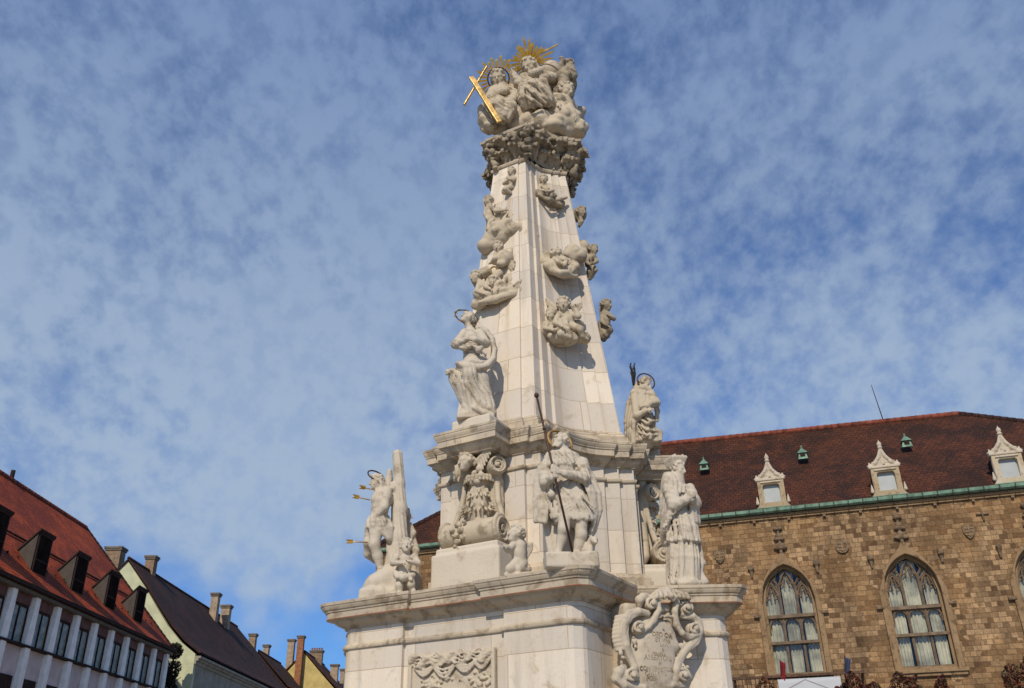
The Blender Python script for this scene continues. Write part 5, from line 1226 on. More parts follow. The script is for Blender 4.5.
def hall_window(c, i):
    P = pointed(c, HW, 6.36, 9.55, 11.08)
    fr = fill2d('window', [ogee(c, HW+.22, 6.30, 9.5, 11.26, 11.72), pointed(c, HW-.02, 6.34, 9.55, 11.06)], .30, SANDT, hall, -.12, .03)
    t = fill2d('jamb', [pointed(c, HW, 6.36, 9.55, 11.08), pointed(c, HW-.14, 6.46, 9.55, 10.92)], .14, SANDT, fr, .19)
    b_ = MB()
    bar = lambda pts, w=.055: b_.tube([(c+x, .30, z) for x, z in pts], w, 4)
    for x in (-.36, .36): bar([(x, 6.45), (x, 10.2)])
    for z in (8.86,): b_.box(c-HW+.1, c+HW-.1, .18, .38, z-.07, z+.07)
    for z in (7.74,): b_.box(c-HW+.1, c+HW-.1, .17, .38, z-.06, z+.06)
    b_.box(c-HW+.1, c+HW-.1, .2, .4, 6.4, 6.5)
    lights = [(-.67, .29), (0, .34), (.67, .29)]
    for x, w in lights:
        bar([(x-w, 8.25)]+[(x+w*math.cos(a), 8.42+.36*math.sin(a)) for a in np.linspace(PI, 0, 9)]+[(x+w, 8.25)], .04)
        for q in (-1, 1):                              # spandrels of the lower row
            b_.tube([(c+x+q*w*.95, .30, 8.78), (c+x+q*w*.55, .30, 8.80)], .06, 4)
    for x, w, zt, za in ((-.67, .29, 9.75, 10.22), (0, .34, 10.25, 10.80), (.67, .29, 9.75, 10.22)):
        bar([(x-w, zt-.2), (x-w*.92, zt), (x-w*.5, zt+(za-zt)*.65), (x, za), (x+w*.5, zt+(za-zt)*.65), (x+w*.92, zt), (x+w, zt-.2)], .045)
        for q in (-1, 1):                              # cusps
            bar([(x+q*w*.85, zt), (x+q*w*.35, zt+.06), (x+q*w*.12, zt+.34)], .035); bar([(x+q*w*.35, zt+.06), (x+q*w*.25, zt-.14)], .028)
    for q in (-1, 1):
        bar([(q*.36, 10.2), (q*.52, 10.45), (q*.38, 10.75), (q*.1, 10.95)], .045); bar([(q*.36, 10.0), (q*.75, 10.42)], .04)
        bar([(q*.98, 9.7), (q*.8, 10.2), (q*.52, 10.55)], .04)
    b_.build('tracery', plain('tracery_stone', (.17, .12, .078), .85, 0, .3, 4) if i == 0 else bpy.data.materials['tracery_stone'], fr)
    PI_ = pointed(c, HW-.01, 6.37, 9.55, 11.07); link('pane', pymesh('pane', [(x, .405, z) for x, z in PI_], [tuple(range(len(PI_)))]), GLASS, fr)
    # curtains hang in soft folds behind the panes, each a little differently drawn
    v = []; f = []; rnd = random.Random(50+i); N = 60
    for x0, x1 in ((-1.08, -.40), (-.33, .33), (.40, 1.08)):
        gap0 = rnd.uniform(0, .10); ph = rnd.uniform(0, 6); drawn = rnd.uniform(.05, .3)
        n0 = len(v)
        for a in range(N+1):
            t = a/N
            for zi, z in enumerate((6.4, 7.7, 8.8, 9.6, 10.9)):
                pull = drawn*(1-((z-6.4)/4.5))*(.5 if (i+int(x0*10)) % 2 else 1)
                v.append((c+x0+gap0+(x1-x0-gap0-pull*.5)*t, .48+.03*math.sin(t*24+ph)+.015*math.sin(t*51+z), z))
        for a in range(N):
            for zi in range(4): f.append((n0+a*5+zi, n0+a*5+5+zi, n0+a*5+6+zi, n0+a*5+1+zi))
    link('curtain', pymesh('curtain', v, f), CURT, fr, True)
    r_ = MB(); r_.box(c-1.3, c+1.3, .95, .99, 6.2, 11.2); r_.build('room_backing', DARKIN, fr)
    # finial, corbel heads and drip stops
    S = Clay(.022); zf = 11.70
    S.cap((c, -.08, zf-.1), (c, -.08, zf+1.0), .075, .05, .03)
    for z, w, hgt in ((zf+.10, .30, .10), (zf+.22, .17, .12), (zf+.50, .24, .08), (zf+.64, .15, .13), (zf+.98, .19, .09)):
        S.ell((c, -.09, z), (w, .13, hgt), .03, None, '+', lump(.02, 22, i))
    dcm = plain('dark_carving', (.17, .115, .07), .9, 0, .4, 8) if i == 0 else bpy.data.materials['dark_carving']
    S.build('finial', dcm, fr)
    for q in (-1, 1):
        S = Clay(.022); S.ell((c+q*1.42, -.10, 11.02), (.13, .13, .15), .03, None, '+', lump(.02, 22, i+7)); S.cap((c+q*1.42, -.06, 11.0), (c+q*1.42, -.06, 10.6), .1, .05, .03); S.build('corbel_head', dcm, fr)
        S = Clay(.022); S.box((c+q*1.42, -.06, 8.88), (.16, .10, .07), .02, .02); S.build('drip_stop', dcm, fr)
    if i != 1:
        s_ = MB(); s_.box(c-1.45, c+1.45, -.22, .1, 6.18, 6.32); s_.box(c-1.38, c+1.38, -.14, .1, 6.05, 6.18); s_.build('sill', SANDT, fr, False, .02)
for i, c in enumerate(WINS): hall_window(c, i)
def shield(s, z, kind):
    if kind == 'shield': P = [(-.24, .30), (.24, .30), (.24, 0), (.15, -.2), (0, -.33), (-.15, -.2), (-.24, 0)]
    elif kind == 'round': P = [(.29*math.cos(a), .29*math.sin(a)) for a in np.linspace(0, 2*PI, 20)[:-1]]
    else: P = [(-.035, .3), (.035, .3), (.035, .07), (.25, .07), (.25, 0), (.035, 0), (.035, -.28), (-.035, -.28), (-.035, 0), (-.25, 0), (-.25, .07), (-.035, .07)]
    o = fill2d('carved_'+('shield' if kind == 'shield' else 'roundel' if kind == 'round' else 'cross'), [[(s+x, z+y) for x, y in reversed(P)]], .10, bpy.data.materials['dark_carving'], hall, -.09, .02)
    if kind != 'cross':
        b_ = MB()
        for k in range(3): b_.box(s-.17, s+.17, -.12, -.085, z-.16+k*.14, z-.11+k*.14)
        b_.box(s-.03, s+.03, -.13, -.085, z-.2, z+.22); b_.build('emblem', SANDT, o, False, .008)
shield(14.45, 11.66, 'shield'); shield(19.8, 11.61, 'round'); shield(25.03, 11.77, 'shield'); shield(25.72, 12.45, 'cross')
# eaves: stone cornice, brackets, copper gutter
mb = MB(); mb.box(-3.3, 37.5, -.10, .3, EZ, EZ+.10); mb.box(-3.3, 37.5, -.17, .3, EZ+.10, EZ+.20); mb.build('eaves_cornice', SANDT, hall)
mb = MB(); prof = [(-.20, EZ+.22), (-.34, EZ+.24), (-.40, EZ+.29), (-.42, EZ+.42), (-.37, EZ+.42), (-.34, EZ+.32), (-.20, EZ+.30)]
v = [(x, y, z) for x in (-3.5, 37.7) for y, z in prof]; n = len(prof)
mb.add(v, [(k, (k+1) % n, n+(k+1) % n, n+k) for k in range(n)]+[tuple(range(n-1, -1, -1)), tuple(range(n, 2*n))])
mb.build('gutter', COPPER, hall)
mb = MB(); mb.box(-3.5, 37.7, -.24, .1, EZ+.202, EZ+.222); mb.build('eaves_board', COPD, hall)
mb = MB(); mb.box(-.022, .022, -.435, -.30, EZ+.225, EZ+.44); e0 = mb.build('gutter_strap', COPD, hall); e0.location.x = 8
for s_ in np.arange(8.62, 37.5, .62):
    e_ = e0.copy(); COL.objects.link(e_); e_.location.x = s_
mb = MB(); mb.box(-.06, .06, -.15, -.003, EZ-.12, EZ-.003); e0 = mb.build('eaves_bracket', bpy.data.materials['dark_carving'], hall); e0.location.x = -2.4
for s_ in np.arange(-.85, 37, 1.55):
    e_ = e0.copy(); COL.objects.link(e_); e_.location.x = s_
# hipped roof
RZ = 19.78; a1, a2 = (5.2, 5.75), (27.25, 7.1)
ev = [(-3.5, -.34, EZ+.34), (37.7, -.34, EZ+.34), (37.7, 13.9, EZ+.34), (-3.5, 13.9, EZ+.34), (a1[0], a1[1], RZ), (a2[0], a2[1], RZ)]
rb = MB(); rb.add(ev, [(0, 1, 5, 4), (1, 2, 5), (2, 3, 4, 5), (3, 0, 4), (3, 2, 1, 0)])
roof = rb.build('roof', TILE_D, hall)
def ridge(name, a, b_, r, m, par, step=.36):
    a = np.array(a); b_ = np.array(b_); L = np.linalg.norm(b_-a); n = int(L/step); q = MB()
    for i in range(n):
        p = a+(b_-a)*i/n; p2 = a+(b_-a)*(i+1.06)/n; q.tube([p, p2], [r*1.12, r*.95], 8)
    return q.build(name, m, par, True)
ridge('ridge_tile_row', ev[4], ev[5], .16, RIDGE, roof); 
for k, e in ((4, 0), (4, 3), (5, 1), (5, 2)): ridge('hip_tile_row', ev[e], ev[k], .14, bpy.data.materials['brown_tiles'], roof)
# roof plane helper
def rz(y): return EZ+.34+(RZ-EZ-.34)*(y+.40)/(6.2+.40)
q = MB(); q.tube([(23.45, 6.75, RZ), (23.25, 6.8, RZ+2.2)], [.030, .016], 6)
tag(q.build('lightning_rod', IRON, hall))
def dormer(c, w, mbody):
    f_ = .02; zb = EZ+.56; hw = w/2
    o_ = fill2d('dormer', [[(c-hw, zb), (c+hw, zb), (c+hw*.80, zb+.22), (c+hw*.80, zb+1.30), (c-hw*.80, zb+1.30), (c-hw*.80, zb+.22)], pointed(c, hw*.50, zb+.24, zb+1.02, zb+1.10, 6)], .34, mbody, hall, -.06, .02)
    b_ = MB(); b_.box(c-hw*1.02, c+hw*1.02, -.12, .34, zb-.14, zb-.003); b_.build('dormer_sill', COPPER, o_)
    S = Clay(.02); zt = zb+1.30
    S.box((c, .1, zt+.05), (hw*.9, .2, .06), .02, .02)
    for qd in (-1, 1):
        S.chain([(c+qd*hw*.80, .05, zt+.10), (c+qd*hw*.45, .05, zt+.28), (c+qd*hw*.18, .05, zt+.55), (c, .05, zt+.98)], [.10, .10, .085, .055], .04)
        for i in range(2): S.ell((c+qd*hw*(.62-.33*i), -.02, zt+.27+.17*i), .05, .03)
        S.chain([(c+qd*hw*.80, .04, zt+.06), (c+qd*hw*.80, .04, zt+.30)], [.10, .03], .02); S.ell((c+qd*hw*.80, .04, zt+.13), (.14, .12, .06), .03)
        S.chain([(c+qd*hw*.93, -.02, zb+.22), (c+qd*hw*.93, -.02, zb+.55)], [.085, .02], .03)
    for z_, w_ in ((.10, .68), (.22, .50), (.34, .34), (.48, .24), (.64, .16), (.8, .11)): S.box((c, .12, zt+z_), (hw*w_, .09, .09), .02, .03)
    for qd in (-1, 1): S.cap((c, -.02, zt+.22), (c+qd*.14, -.02, zt+.08), .04, .03, .01)
    S.ell((c, .05, zt+.98), (.12, .12, .06), .03); S.ell((c, .05, zt+1.14), (.105, .105, .15), .03); S.cap((c, .05, zt+1.2), (c, .05, zt+1.36), .05, .02, .02)
    S.box((c, -.07, zb+1.20), (hw*.62, .05, .04), .02, .03)
    S.build('dormer_gable', ST_FIG, o_)
    b_ = MB(); zt2 = zt+.02; yb = (zt2-EZ-.34)/(RZ-EZ-.34)*6.6-.4
    b_.hexa([(c-hw*.74, .27, zb), (c+hw*.74, .27, zb), (c+hw*.74, yb, zt2-.1), (c-hw*.74, yb, zt2-.1), (c-hw*.74, .27, zt2), (c+hw*.74, .27, zt2), (c+hw*.74, yb, zt2), (c-hw*.74, yb, zt2)]); b_.build('dormer_cheek', DKMET, o_)
    b_ = MB(); b_.box(c-hw*.5, c+hw*.5, .14, .16, zb+.2, zb+1.16); b_.build('pane', plain('frosted_pane', (.36, .38, .37), .35, 0, .08, 2, .5, 0) if 'frosted_pane' not in bpy.data.materials else bpy.data.materials['frosted_pane'], o_)
SANDM = stone('dormer_sandstone', (.37, .28, .165), (.17, .12, .07), (.42, .33, .21), .52)
for i, c in enumerate((17.18, 22.24, 27.27, 12.1, 32.35)): dormer(c, 1.50, SANDL if i == 2 else SANDM)
def vent(s_, z):
    y = (z-EZ-.34)/(RZ-EZ-.34)*6.6-.4
    b_ = MB(); b_.hexa([(s_-.24, y-.20, z-.22), (s_+.24, y-.20, z-.22), (s_+.24, y+.3, z-.1), (s_-.24, y+.3, z-.1), (s_-.18, y-.14, z+.10), (s_+.18, y-.14, z+.10), (s_+.18, y+.3, z+.10), (s_-.18, y+.3, z+.10)])
    t = (s_, y+.05, z+.46); e = [(s_-.25, y-.24, z+.10), (s_+.25, y-.24, z+.10), (s_+.25, y+.34, z+.10), (s_-.25, y+.34, z+.10)]
    b_.add(e+[t], [(0, 1, 4), (1, 2, 4), (2, 3, 4), (3, 0, 4), (3, 2, 1, 0)]); b_.lathe((s_, y+.05, z+.38), [(.04, 0), (.05, .1), (.01, .2)], 8)
    o_ = b_.build('roof_vent', COPPER, hall)
    l_ = MB(); 
    l_.box(s_-.12, s_+.12, y-.20, y-.16, z-.10, z+.04); l_.build('louvre', DKMET, o_)
for s_, z in ((13.95, 17.28), (18.93, 17.25), (23.88, 17.25), (9.0, 17.3)): vent(s_, z)
# balcony under the window next to the column, with cloth and flags
bal = MB(); bal.box(14.35, 19.75, -1.05, .0, 5.05, 5.25); bal.box(14.25, 19.85, -1.15, -.003, 5.25, 5.33)
for s_ in (15, 16.6, 18.2, 19.2): bal.hexa([(s_-.12, -.8, 5.0), (s_+.12, -.8, 5.0), (s_+.12, -.003, 4.3), (s_-.12, -.003, 4.3), (s_-.12, -.8, 5.05), (s_+.12, -.8, 5.05), (s_+.12, -.003, 5.05), (s_-.12, -.003, 5.05)])
balo = bal.build('balcony', SANDT, hall, False, .02)
b_ = MB(); b_.box(14.4, 19.7, -1.06, -.94, 6.20, 6.30); b_.box(14.4, 19.7, -1.04, -.96, 5.42, 5.47)
for s_ in np.arange(14.45, 19.7, .18): b_.tube([(s_, -1, 5.33), (s_, -1, 6.2)], .018, 5)
b_.box(14.4, 14.5, -1, 0, 6.2, 6.3); b_.box(19.6, 19.7, -1, 0, 6.2, 6.3)
b_.build('railing', plain('rusty_iron', (.10, .055, .035), .7, .3, .4, 8), balo)
def to_hall(s_, y, z): return np.array(Matrix.Translation((-4.396, 45.306, 0)) @ Matrix.Rotation(ROT, 4, 'Z') @ Vector((s_, y, z)))
v = []; f = []
for a in range(41):
    t = a/40; s_ = 16.25+2.5*t
    for k in range(7):
        z = 6.12-.16*k*(1+.10*math.sin(t*5)); v.append((s_, -1.09-.05*math.sin(t*13+k*.5)*k/6-.02*k, z+(-.10*math.sin(PI*t) if k == 0 else 0)*0))
for a in range(40):
    for k in range(6): f.append((a*7+k, a*7+k+1, a*7+8+k, a*7+7+k))
mclo, nt, b = mat('white_banner_cloth'); vv = coords(nt)
sp = nt.nodes.new('ShaderNodeSeparateXYZ'); nt.links.new(vv, sp.inputs[0])
# thin dark peaked outline printed on the cloth
d = mth(nt, 'ABSOLUTE', mth(nt, 'SUBTRACT', mth(nt, 'ADD', sp.outputs[2], mth(nt, 'MULTIPLY', mth(nt, 'ABSOLUTE', mth(nt, 'SUBTRACT', sp.outputs[0], 17.35)), .45)), 6.06))
nt.links.new(mixc(nt, mth(nt, 'LESS_THAN', d, .028), (.44, .45, .46), (.24, .22, .22)), b.inputs['Base Color']); b.inputs['Roughness'].default_value = .8
o = link('cloth_banner', pymesh('cloth_banner', v, f), mclo, None, True); o.location = (-4.396, 45.306, 0); o.rotation_euler = (0, 0, ROT); tag(o, 'white cloth banner hung over the hall balcony railing', 'banner')
md = o.modifiers.new('thick', 'SOLIDIFY'); md.thickness = .012
def flag(s_, z0, lean, colr, label):
    p0 = to_hall(s_, -.85, z0); o_ = empty('flag', p0, ROT, label, 'flag')
    b_ = MB(); b_.tube([(0, 0, -.5), (lean, -.35, .95)], .018, 6); b_.build('flag_pole', DKMET, o_)
    v = []; f = []
    for a in range(13):
        t = a/12
        for k in range(9):
            w = k/8; v.append((lean*(1-.75*t)+.03*math.sin(w*9)+w*.20*(1-t*.3)*(1 if lean >= 0 else 1), -.35+.35*.75*t*.6+.05*math.sin(w*11+t*2), 0.9-.75*t-.12*w))
    for a in range(12):
        for k in range(8): f.append((a*9+k, a*9+k+1, a*9+10+k, a*9+9+k))
    c_ = link('flag_cloth', pymesh('flag_cloth', v, f), plain('flag_cloth_'+label.split()[0], colr, .8, 0, .15, 3), o_, True); md = c_.modifiers.new('t', 'SOLIDIFY'); md.thickness = .01
flag(16.35, 5.95, .12, (.20, .014, .02), 'red flag drooping on a pole at the left end of the hall balcony')
flag(18.85, 5.95, .20, (.04, .055, .11), 'blue flag drooping on a pole at the right end of the hall balcony')
def leafmesh(name, pts, sz, cols, seed=1, parent=None, nrm=None):
    rnd = random.Random(seed); v = []; f = []; mi = []
    for p in pts:
        s_ = sz*rnd.uniform(.6, 1.3); d = Vector((rnd.gauss(0, 1), rnd.gauss(0, 1), rnd.gauss(0, 1))).normalized()
        e = d.orthogonal().normalized(); e = (Matrix.Rotation(rnd.uniform(0, 6.3), 4, d) @ e); g_ = d.cross(e)
        n = len(v); P = Vector(p); v += [P-e*s_, P+g_*s_*.55+d*s_*.15, P+e*s_, P-g_*s_*.55+d*s_*.15]; f.append((n, n+1, n+2, n+3)); mi.append(rnd.randrange(len(cols)))
    me = pymesh(name, v, f); o_ = link(name, me, cols, parent); me.polygons.foreach_set('material_index', mi); return o_
IVY = [plain('ivy_red', (.11, .022, .016), .7, 0, .3, 5), plain('ivy_dark_red', (.05, .014, .012), .7, 0, .3, 5), plain('ivy_rust', (.13, .05, .025), .7, 0, .3, 5), plain('ivy_green', (.055, .045, .02), .7, 0, .3, 5)]
def ivy(s0, s1, z0, ztop, y0, label, n, seed):
    rnd = random.Random(seed); P = []
    for _ in range(n):
        s_ = rnd.uniform(s0, s1); zt = ztop+.25*math.sin(s_*3.1+seed)+.18*math.sin(s_*7.3); z = zt-(zt-z0)*rnd.random()**1.4
        P.append(to_hall(s_, y0-abs(rnd.gauss(0, .14)), z))
    base = to_hall((s0+s1)/2, y0, z0)
    o_ = leafmesh('creeper', [p-base for p in P], .085, IVY, seed); o_.location = base; tag(o_, label, 'creeper')
ivy(14.4, 16.2, 4.0, 5.85, -1.06, 'reddish creeper straggling on the left end of the balcony railing', 900, 3)
ivy(18.5, 21.6, 4.0, 5.85, -1.06, 'dense red creeper covering the right end of the balcony railing', 2600, 5)
ivy(21.6, 22.8, 3.5, 5.75, -.05, 'rust red creeper on the sandstone wall below the second pointed window', 900, 6)
ivy(24.9, 27.2, 3.5, 6.35, -.05, 'thin dark red creeper climbing the sandstone wall at the far right', 1100, 9)

# ================================================================== white framed building (left)
lb = empty('office_building', (-21.3, 36.8, 0), PI/2, 'white ribbed modern building with a steep red tiled roof and dark wedge dormers', 'building')
S0, S1 = -9.0, 19.9
mb = MB(); mb.box(S0, S1, .12, .8, 0, 10.3); mb.box(S0, S0+.5, .8, 12.6, 0, 10.3); mb.box(S1-.4, S1, .8, 12.6, 0, 10.3); mb.box(S0, S1, 12.6, 13, 0, 10.3)
mb.build('wall', PINKP, lb)
pil = MB(); pil.hexa([(-.14, -.10, 8.13), (.42, -.10, 8.13), (.42, .119, 8.13), (-.14, .119, 8.13), (.04, -.10, 9.66), (.42, -.10, 9.66), (.42, .119, 9.66), (.04, .119, 9.66)]); pil.box(.04, .42, -.098, .118, 9.66, 10.16)
pil.box(-.0, .40, -.12, .119, 0, 8.03)
po = None
pbm = pil.build('pilaster', WHITEP, lb, False, .012)
SP = 2.045; P0 = 1.08
ks = list(range(-4, 10)); pbm.location.x = P0+SP*ks[0]
for k in ks[1:]:
    c_ = pbm.copy(); COL.objects.link(c_); c_.location.x = P0+SP*k
for k in ks:
    x0 = P0+SP*k+.43; x1 = min(P0+SP*(k+1)-.19, S1-.05)
    if x1-x0 < .4: continue
    w_ = MB(); w_.box(x0, x1, .05, .118, 9.62, 9.72); w_.box(x0, x0+.06, .05, .118, 8.14, 9.62); w_.box(x1-.06, x1, .05, .118, 8.14, 9.62); w_.box((x0+x1)/2-.03, (x0+x1)/2+.03, .055, .118, 8.14, 9.62)
    wo_ = w_.build('window', DKMET, lb)
    g_ = MB(); g_.box(x0+.06, x1-.06, .085, .095, 8.14, 9.62); g_.build('pane', GLASS, wo_)
    g_ = MB(); n_ = 22
    pts = [(x0+.06+(x1-x0-.12)*i/n_, .1075+.0035*math.sin(i*1.9), 0) for i in range(n_+1)]
    v = [(x, y, z) for z in (8.15, 9.6) for x, y, _ in pts]; f = [(i, i+1, n_+2+i, n_+1+i) for i in range(n_)]
    link('curtain', pymesh('curtain', v, f), plain('grey_net_curtain', (.36, .33, .28), .9, 0, .4, 5) if 'grey_net_curtain' not in bpy.data.materials else bpy.data.materials['grey_net_curtain'], wo_)
    r_ = MB(); r_.box(x0, x1, .02, .118, 9.722, 10.15); r_.build('spandrel', BROWNP, wo_)
    w2 = MB(); w2.box(x0, x1, .07, .118, 5.3, 6.85); w2.build('window', DKMET, lb)
mb = MB(); mb.box(S0, S1+.02, -.17, .119, 8.04, 8.125); mb.build('string_course', DKMET, lb)
mb = MB(); mb.box(S0-.1, S1+.1, -.22, .5, 10.17, 10.30); mb.build('eaves_board', plain('grey_brown_eaves', (.14, .115, .09), .7), lb)
mb = MB(); mb.box(S0-.1, S1+.15, -.40, -.24, 10.32, 10.48); mb.build('gutter', DKMET, lb)
rs = 7.5/6.4
rb = MB(); zA = 10.36; yA = -.32; yR = 6.4; zR = 18.0; yB = 13.2
rb.add([(S0-.2, yA, zA), (S1+.1, yA, zA), (S1-.5, yR, zR), (S0-.2, yR, zR), (S1+.1, yB, zA), (S0-.2, yB, zA)], [(0, 1, 2, 3), (2, 4, 5, 3), (1, 4, 2), (0, 3, 5), (0, 5, 4, 1)])
lroof = rb.build('roof', TILE_R, lb)
ridge('ridge_tile_row', (S0-.2, yR, zR), (S1-.5, yR, zR), .14, RIDGE, lroof); ridge('verge_tile_row', (S1+.1, yA, zA), (S1-.5, yR, zR), .10, bpy.data.materials['brown_tiles'], lroof)
q = MB(); q.tube([(S0, 2.15, 13.27), (S1-.15, 2.15, 13.27)], .05, 5); 
for s_ in np.arange(S0, S1, .9): q.box(s_-.02, s_+.02, .9, 1.0, 11.75, 11.90)
q.build('snow_guard', DKMET, lroof)
q = MB(); q.tube([(9.9, 6.4, 17.9), (9.9, 6.4, 18.55)], .12, 8); q.build('vent_pipe', DKMET, lroof)
ry = lambda z: yA+(z-zA)/((zR-zA)/(yR-yA))
for k in range(-3, 5):
    s0 = 3.42+3.96*(k); s1 = s0+1.38
    if k == 4: continue
    yf = .62; zb = 11.2; zt = 13.25; zk = 12.2; yk = ry(12.25)+.12
    d_ = MB(); d_.add([(x, y, z) for x in (s0, s1) for y, z in ((yf+.03, zb), (yf+.03, zt), (yk, zk), (yf+.13, zb-.1))], [(0, 1, 2, 3), (7, 6, 5, 4), (0, 4, 5, 1), (1, 5, 6, 2), (2, 6, 7, 3), (3, 7, 4, 0)])
    do = d_.build('dormer', plain('dormer_cheek_grey', (.055, .042, .034), .6, 0, .2, 3) if 'dormer_cheek_grey' not in bpy.data.materials else bpy.data.materials['dormer_cheek_grey'], lb)
    d_ = MB(); d_.hexa([(s0-.06, yf-.08, zt-.0), (s1+.06, yf-.08, zt-.0), (s1+.06, yk+.1, zk-.05), (s0-.06, yk+.1, zk-.05), (s0-.06, yf-.08, zt+.10), (s1+.06, yf-.08, zt+.10), (s1+.06, yk+.1, zk+.05), (s0-.06, yk+.1, zk+.05)])
    d_.build('dormer_roof', DKMET, do)
    d_ = MB(); d_.box(s0+.07, s0+.16, yf-.03, yf+.05, zb, zt-.02); d_.box(s1-.16, s1-.07, yf-.03, yf+.05, zb, zt-.02); d_.box(s0+.16, s1-.16, yf-.03, yf+.05, zt-.14, zt-.02); d_.box(s0+.16, s1-.16, yf-.03, yf+.05, zb, zb+.1); d_.box(s0+.16, s1-.16, yf-.02, yf+.04, zb+.75, zb+.82)
    d_.build('window_frame', DKMET, do)
    d_ = MB(); d_.box(s0+.16, s1-.16, yf+.0, yf+.02, zb+.1, zt-.14); d_.build('pane', GLASSD, do)
    d_ = MB(); d_.box(s0-.3, s1+.3, yf-.2, yf-.05, zb-.35, zb-.27); d_.build('flashing', RIDGE, do)

# ================================================================== old houses beyond it
PALEG = plain('pale_green_plaster', (.50, .51, .33), .9, 0, .12, 1.2)
YELLP = plain('yellow_plaster', (.50, .38, .14), .9, 0, .14, 1.2)
BEIGE = plain('grey_beige_plaster', (.30, .27, .21), .9, 0, .2, 1.5)
CHIM = brickmat('chimney_brick', [(.30, .20, .13), (.24, .15, .10), (.33, .23, .15), (.26, .17, .11)], .25, .08, (.28, .23, .17), ('x', 'z'), .3, .3)
CHIMP = plain('chimney_plaster', (.34, .25, .17), .9, 0, .25, 3)
CHIMO = brickmat('orange_chimney_brick', [(.36, .14, .06), (.30, .11, .05), (.40, .17, .07), (.26, .09, .04)], .25, .08, (.25, .15, .1), ('x', 'z'), .3, .3)
CAPM = plain('chimney_cap', (.16, .13, .10), .9, 0, .3, 4)
def gable_house(name, corner, ridge_x, zr, ze, length, prof, mwall, mroof, label, facade):
    """gable towards the viewer; eaves run away along +y; prof: (dx from ridge, z) down the near slope"""
    x0, y0 = corner; h = empty(name, (x0, y0, 0), 0, label, 'house')
    rx = ridge_x-x0; left = [(2*rx-x, z) for x, z in [(p[0]+rx, p[1]) for p in prof]]
    right = [(p[0]+rx, p[1]) for p in prof]
    poly = [(right[-1][0]-.15, 0)]+[(x-.15, z-.1) for x, z in reversed(right)]+[(x+.15, z-.1) for x, z in left[1:]]+[(left[-1][0]+.15, 0)]
    w_ = MB(); w_.prism(list(reversed(poly)), 0, .4); w_.build('gable_wall', mwall, h)
    w_ = MB(); xe = right[-1][0]-.15; w_.box(xe-.4, xe, .4, length, 0, ze-.25); w_.box(left[-1][0]+.15, left[-1][0]+.55, .4, length, 0, ze-.25); w_.box(left[-1][0]+.15, xe, length, length+.4, 0, ze-.25); w_.build('wall', facade, h)
    w_ = MB(); w_.box(xe, xe+.12, .01, length, ze-.72, ze-.52); w_.box(xe, xe+.26, .01, length, ze-.52, ze-.38); w_.box(xe, xe+.40, .01, length, ze-.38, ze-.22); w_.build('eaves_cornice', facade, h, False, .02)
    v = []; f = []; pr_ = list(reversed(left))+right[1:]; n = len(pr_); hip = 3.0
    for y_, k in ((-.14, 0), (length, 1)):
        for x, z in pr_:
            tt = (z-ze)/(zr-ze); v.append((x+(.25 if x > rx else -.25)*(1-tt), y_-(hip*tt if k else 0), z))
    f = [(i, i+1, n+i+1, n+i) for i in range(n-1)]
    me = pymesh('roof', v, f+[tuple(range(2*n-1, n-1, -1))]); r_ = link('roof', me, mroof, h); md = r_.modifiers.new('t', 'SOLIDIFY'); md.thickness = .12; md.offset = -1
    ridge('ridge_tile_row', (rx, -.14, zr), (rx, length-hip, zr), .10, TILE_D, r_)
    return h
def chimney(par, x, y, z0, z1, wx, wy, m, px0=None, pots=0):
    b_ = MB(); b_.box(x-wx/2, x+wx/2, y-wy/2, y+wy/2, z0, z1-.28)
    o_ = b_.build('chimney', m, par); b_ = MB()
    b_.box(x-wx/2-.07, x+wx/2+.07, y-wy/2-.07, y+wy/2+.07, z1-.277, z1-.14); b_.box(x-wx/2-.12, x+wx/2+.12, y-wy/2-.12, y+wy/2+.12, z1-.14, z1)
    b_.build('chimney_cap', CAPM, o_, False, .015)
    for i in range(pots):
        b_ = MB(); b_.lathe((x-wx/2+wx*(i+.5)/pots, y, z1), [(.11, 0), (.10, .2), (.12, .28)], 8); b_.build('chimney_pot', CHIMO, o_)
h2 = gable_house('gabled_house', (-21.2, 61.5), -26.83, 17.33, 11.0, 29.5, [(0, 17.33), (1.69, 15.31), (2.7, 13.95), (3.55, 12.86), (4.6, 11.78), (5.67, 11.0)], PALEG, TILE_B, 'pale green gabled house with a steep dark brown tiled roof and a row of chimneys', BEIGE)
def chim_px(par, px, ptop, pbot, wpx, Y, m, pots=0, dep=.65, drop=1.0):
    T = at(px, ptop, Y); B_ = at(px, pbot, Y); w_ = wpx*np.linalg.norm(at(px+1, ptop, Y)-at(px, ptop, Y))
    chimney(par, T[0]-par.location.x, Y-par.location.y, B_[2]-drop, T[2], w_*.80, dep, m, None, pots)
chim_px(h2, 116.5, 548, 568, 19, 64.5, CHIM, 0, .9, 2); chim_px(h2, 152.5, 556.5, 576, 11, 65.5, CHIM)
chim_px(h2, 216.5, 593.5, 612, 8.5, 78, CHIMP); chim_px(h2, 227, 605.5, 618, 10.5, 80.5, CHIMP)
for px_, py_, Y_ in ((214, 641, 73.5), (252, 659.5, 84)):      # little white wedge skylights
    P = on(px_, py_, (-23.28, Y_, 12.86), unit((1.93, 0, 2.13)))-np.array([-21.2, 61.5, 0]); x, y, z = P; b_ = MB()
    b_.add([(x-.15, y-.35, z+.12), (x+.22, y+.30, z-.22), (x+.25, y-.1, z-.12), (x+.12, y+.2, z+.02)], [(0, 2, 3), (0, 3, 1), (0, 1, 2), (1, 3, 2)]); b_.build('skylight', WHITEP, h2)
A_ = at(263, 653, 95); B_ = at(300, 683, 95)
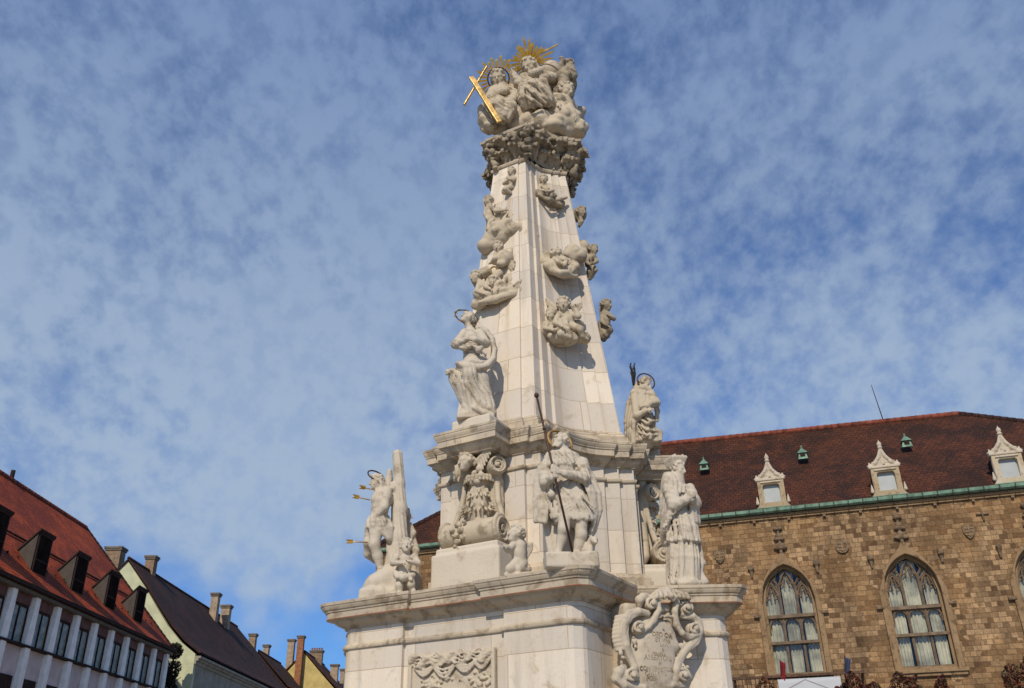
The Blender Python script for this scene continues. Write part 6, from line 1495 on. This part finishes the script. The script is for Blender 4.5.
h3 = gable_house('far_house', (at(300, 690, 95)[0]+1.2, 93.5), A_[0], A_[2], A_[2]-4.6, 12, [(0, A_[2]), (1.6, A_[2]-1.7), (3.1, A_[2]-3.3), (at(300, 690, 95)[0]+1.35-A_[0], A_[2]-4.6)], TILE_B, TILE_B, 'low dark roofed house between the green gabled house and the yellow gable', BEIGE)
chim_px(h3, 253.5, 634, 648, 8, 95, CHIM); chim_px(h3, 267, 645, 658, 6.5, 99, CHIMP)
h4 = gable_house('yellow_house', (-18.6, 103), -23.55, 17.25, 12.2, 14, [(0, 17.25), (1.7, 15.45), (3.5, 13.6), (4.95, 12.2)], YELLP, TILE_D, 'yellow gabled house with a tall orange brick chimney, farthest along the street', YELLP)
chim_px(h4, 301.5, 636, 684, 7.5, 102.4, CHIMO); chim_px(h4, 292, 639.5, 662, 8, 104, CHIMP); chim_px(h4, 317, 650.5, 664, 15, 108.5, CHIM, 5); chim_px(h4, 335, 664.5, 678, 9, 110, CHIMP); chim_px(h4, 343, 669, 680, 5, 113, CHIMP)
# dark clipped tree in the gap between the white building and the green gabled house
tx, ty = at(172.5, 660, 59.3)[0], 59.3
tr_ = empty('clipped_tree', (tx, ty, 0), 0, 'small very dark tree in the gap beside the white building', 'tree')
b_ = MB(); b_.tube([(0, 0, 0), (.05, 0, 4), (0, .05, 7.5), (.05, 0, 11)], [.16, .13, .1, .05], 8); 
for i in range(9): b_.tube([(0, 0, 5+.6*i), (.7*math.cos(i*2.1), .5*math.sin(i*2.1), 5.6+.6*i)], [.05, .02], 5)
b_.build('trunk', plain('dark_bark', (.05, .04, .03), .9), tr_)
rnd = random.Random(2); P = []
for _ in range(4200):
    if rnd.random() < .3:
        v = Vector((rnd.gauss(0, 1), rnd.gauss(0, 1), rnd.gauss(0, 1))).normalized()*rnd.random()**.4*.50; P.append((v.x+.05, v.y, v.z+10.75))
    else:
        z = rnd.uniform(5.2, 10.1); rr_ = .50+.14*math.sin(z*4); a = rnd.uniform(0, 6.3); q_ = rnd.random()**.5*rr_; P.append((q_*math.cos(a), q_*math.sin(a), z))
leafmesh('crown', P, .10, [plain('dark_leaf', (.022, .028, .016), .7, 0, .3, 5), plain('dark_leaf_red', (.035, .018, .014), .7, 0, .3, 5)], 4, tr_)
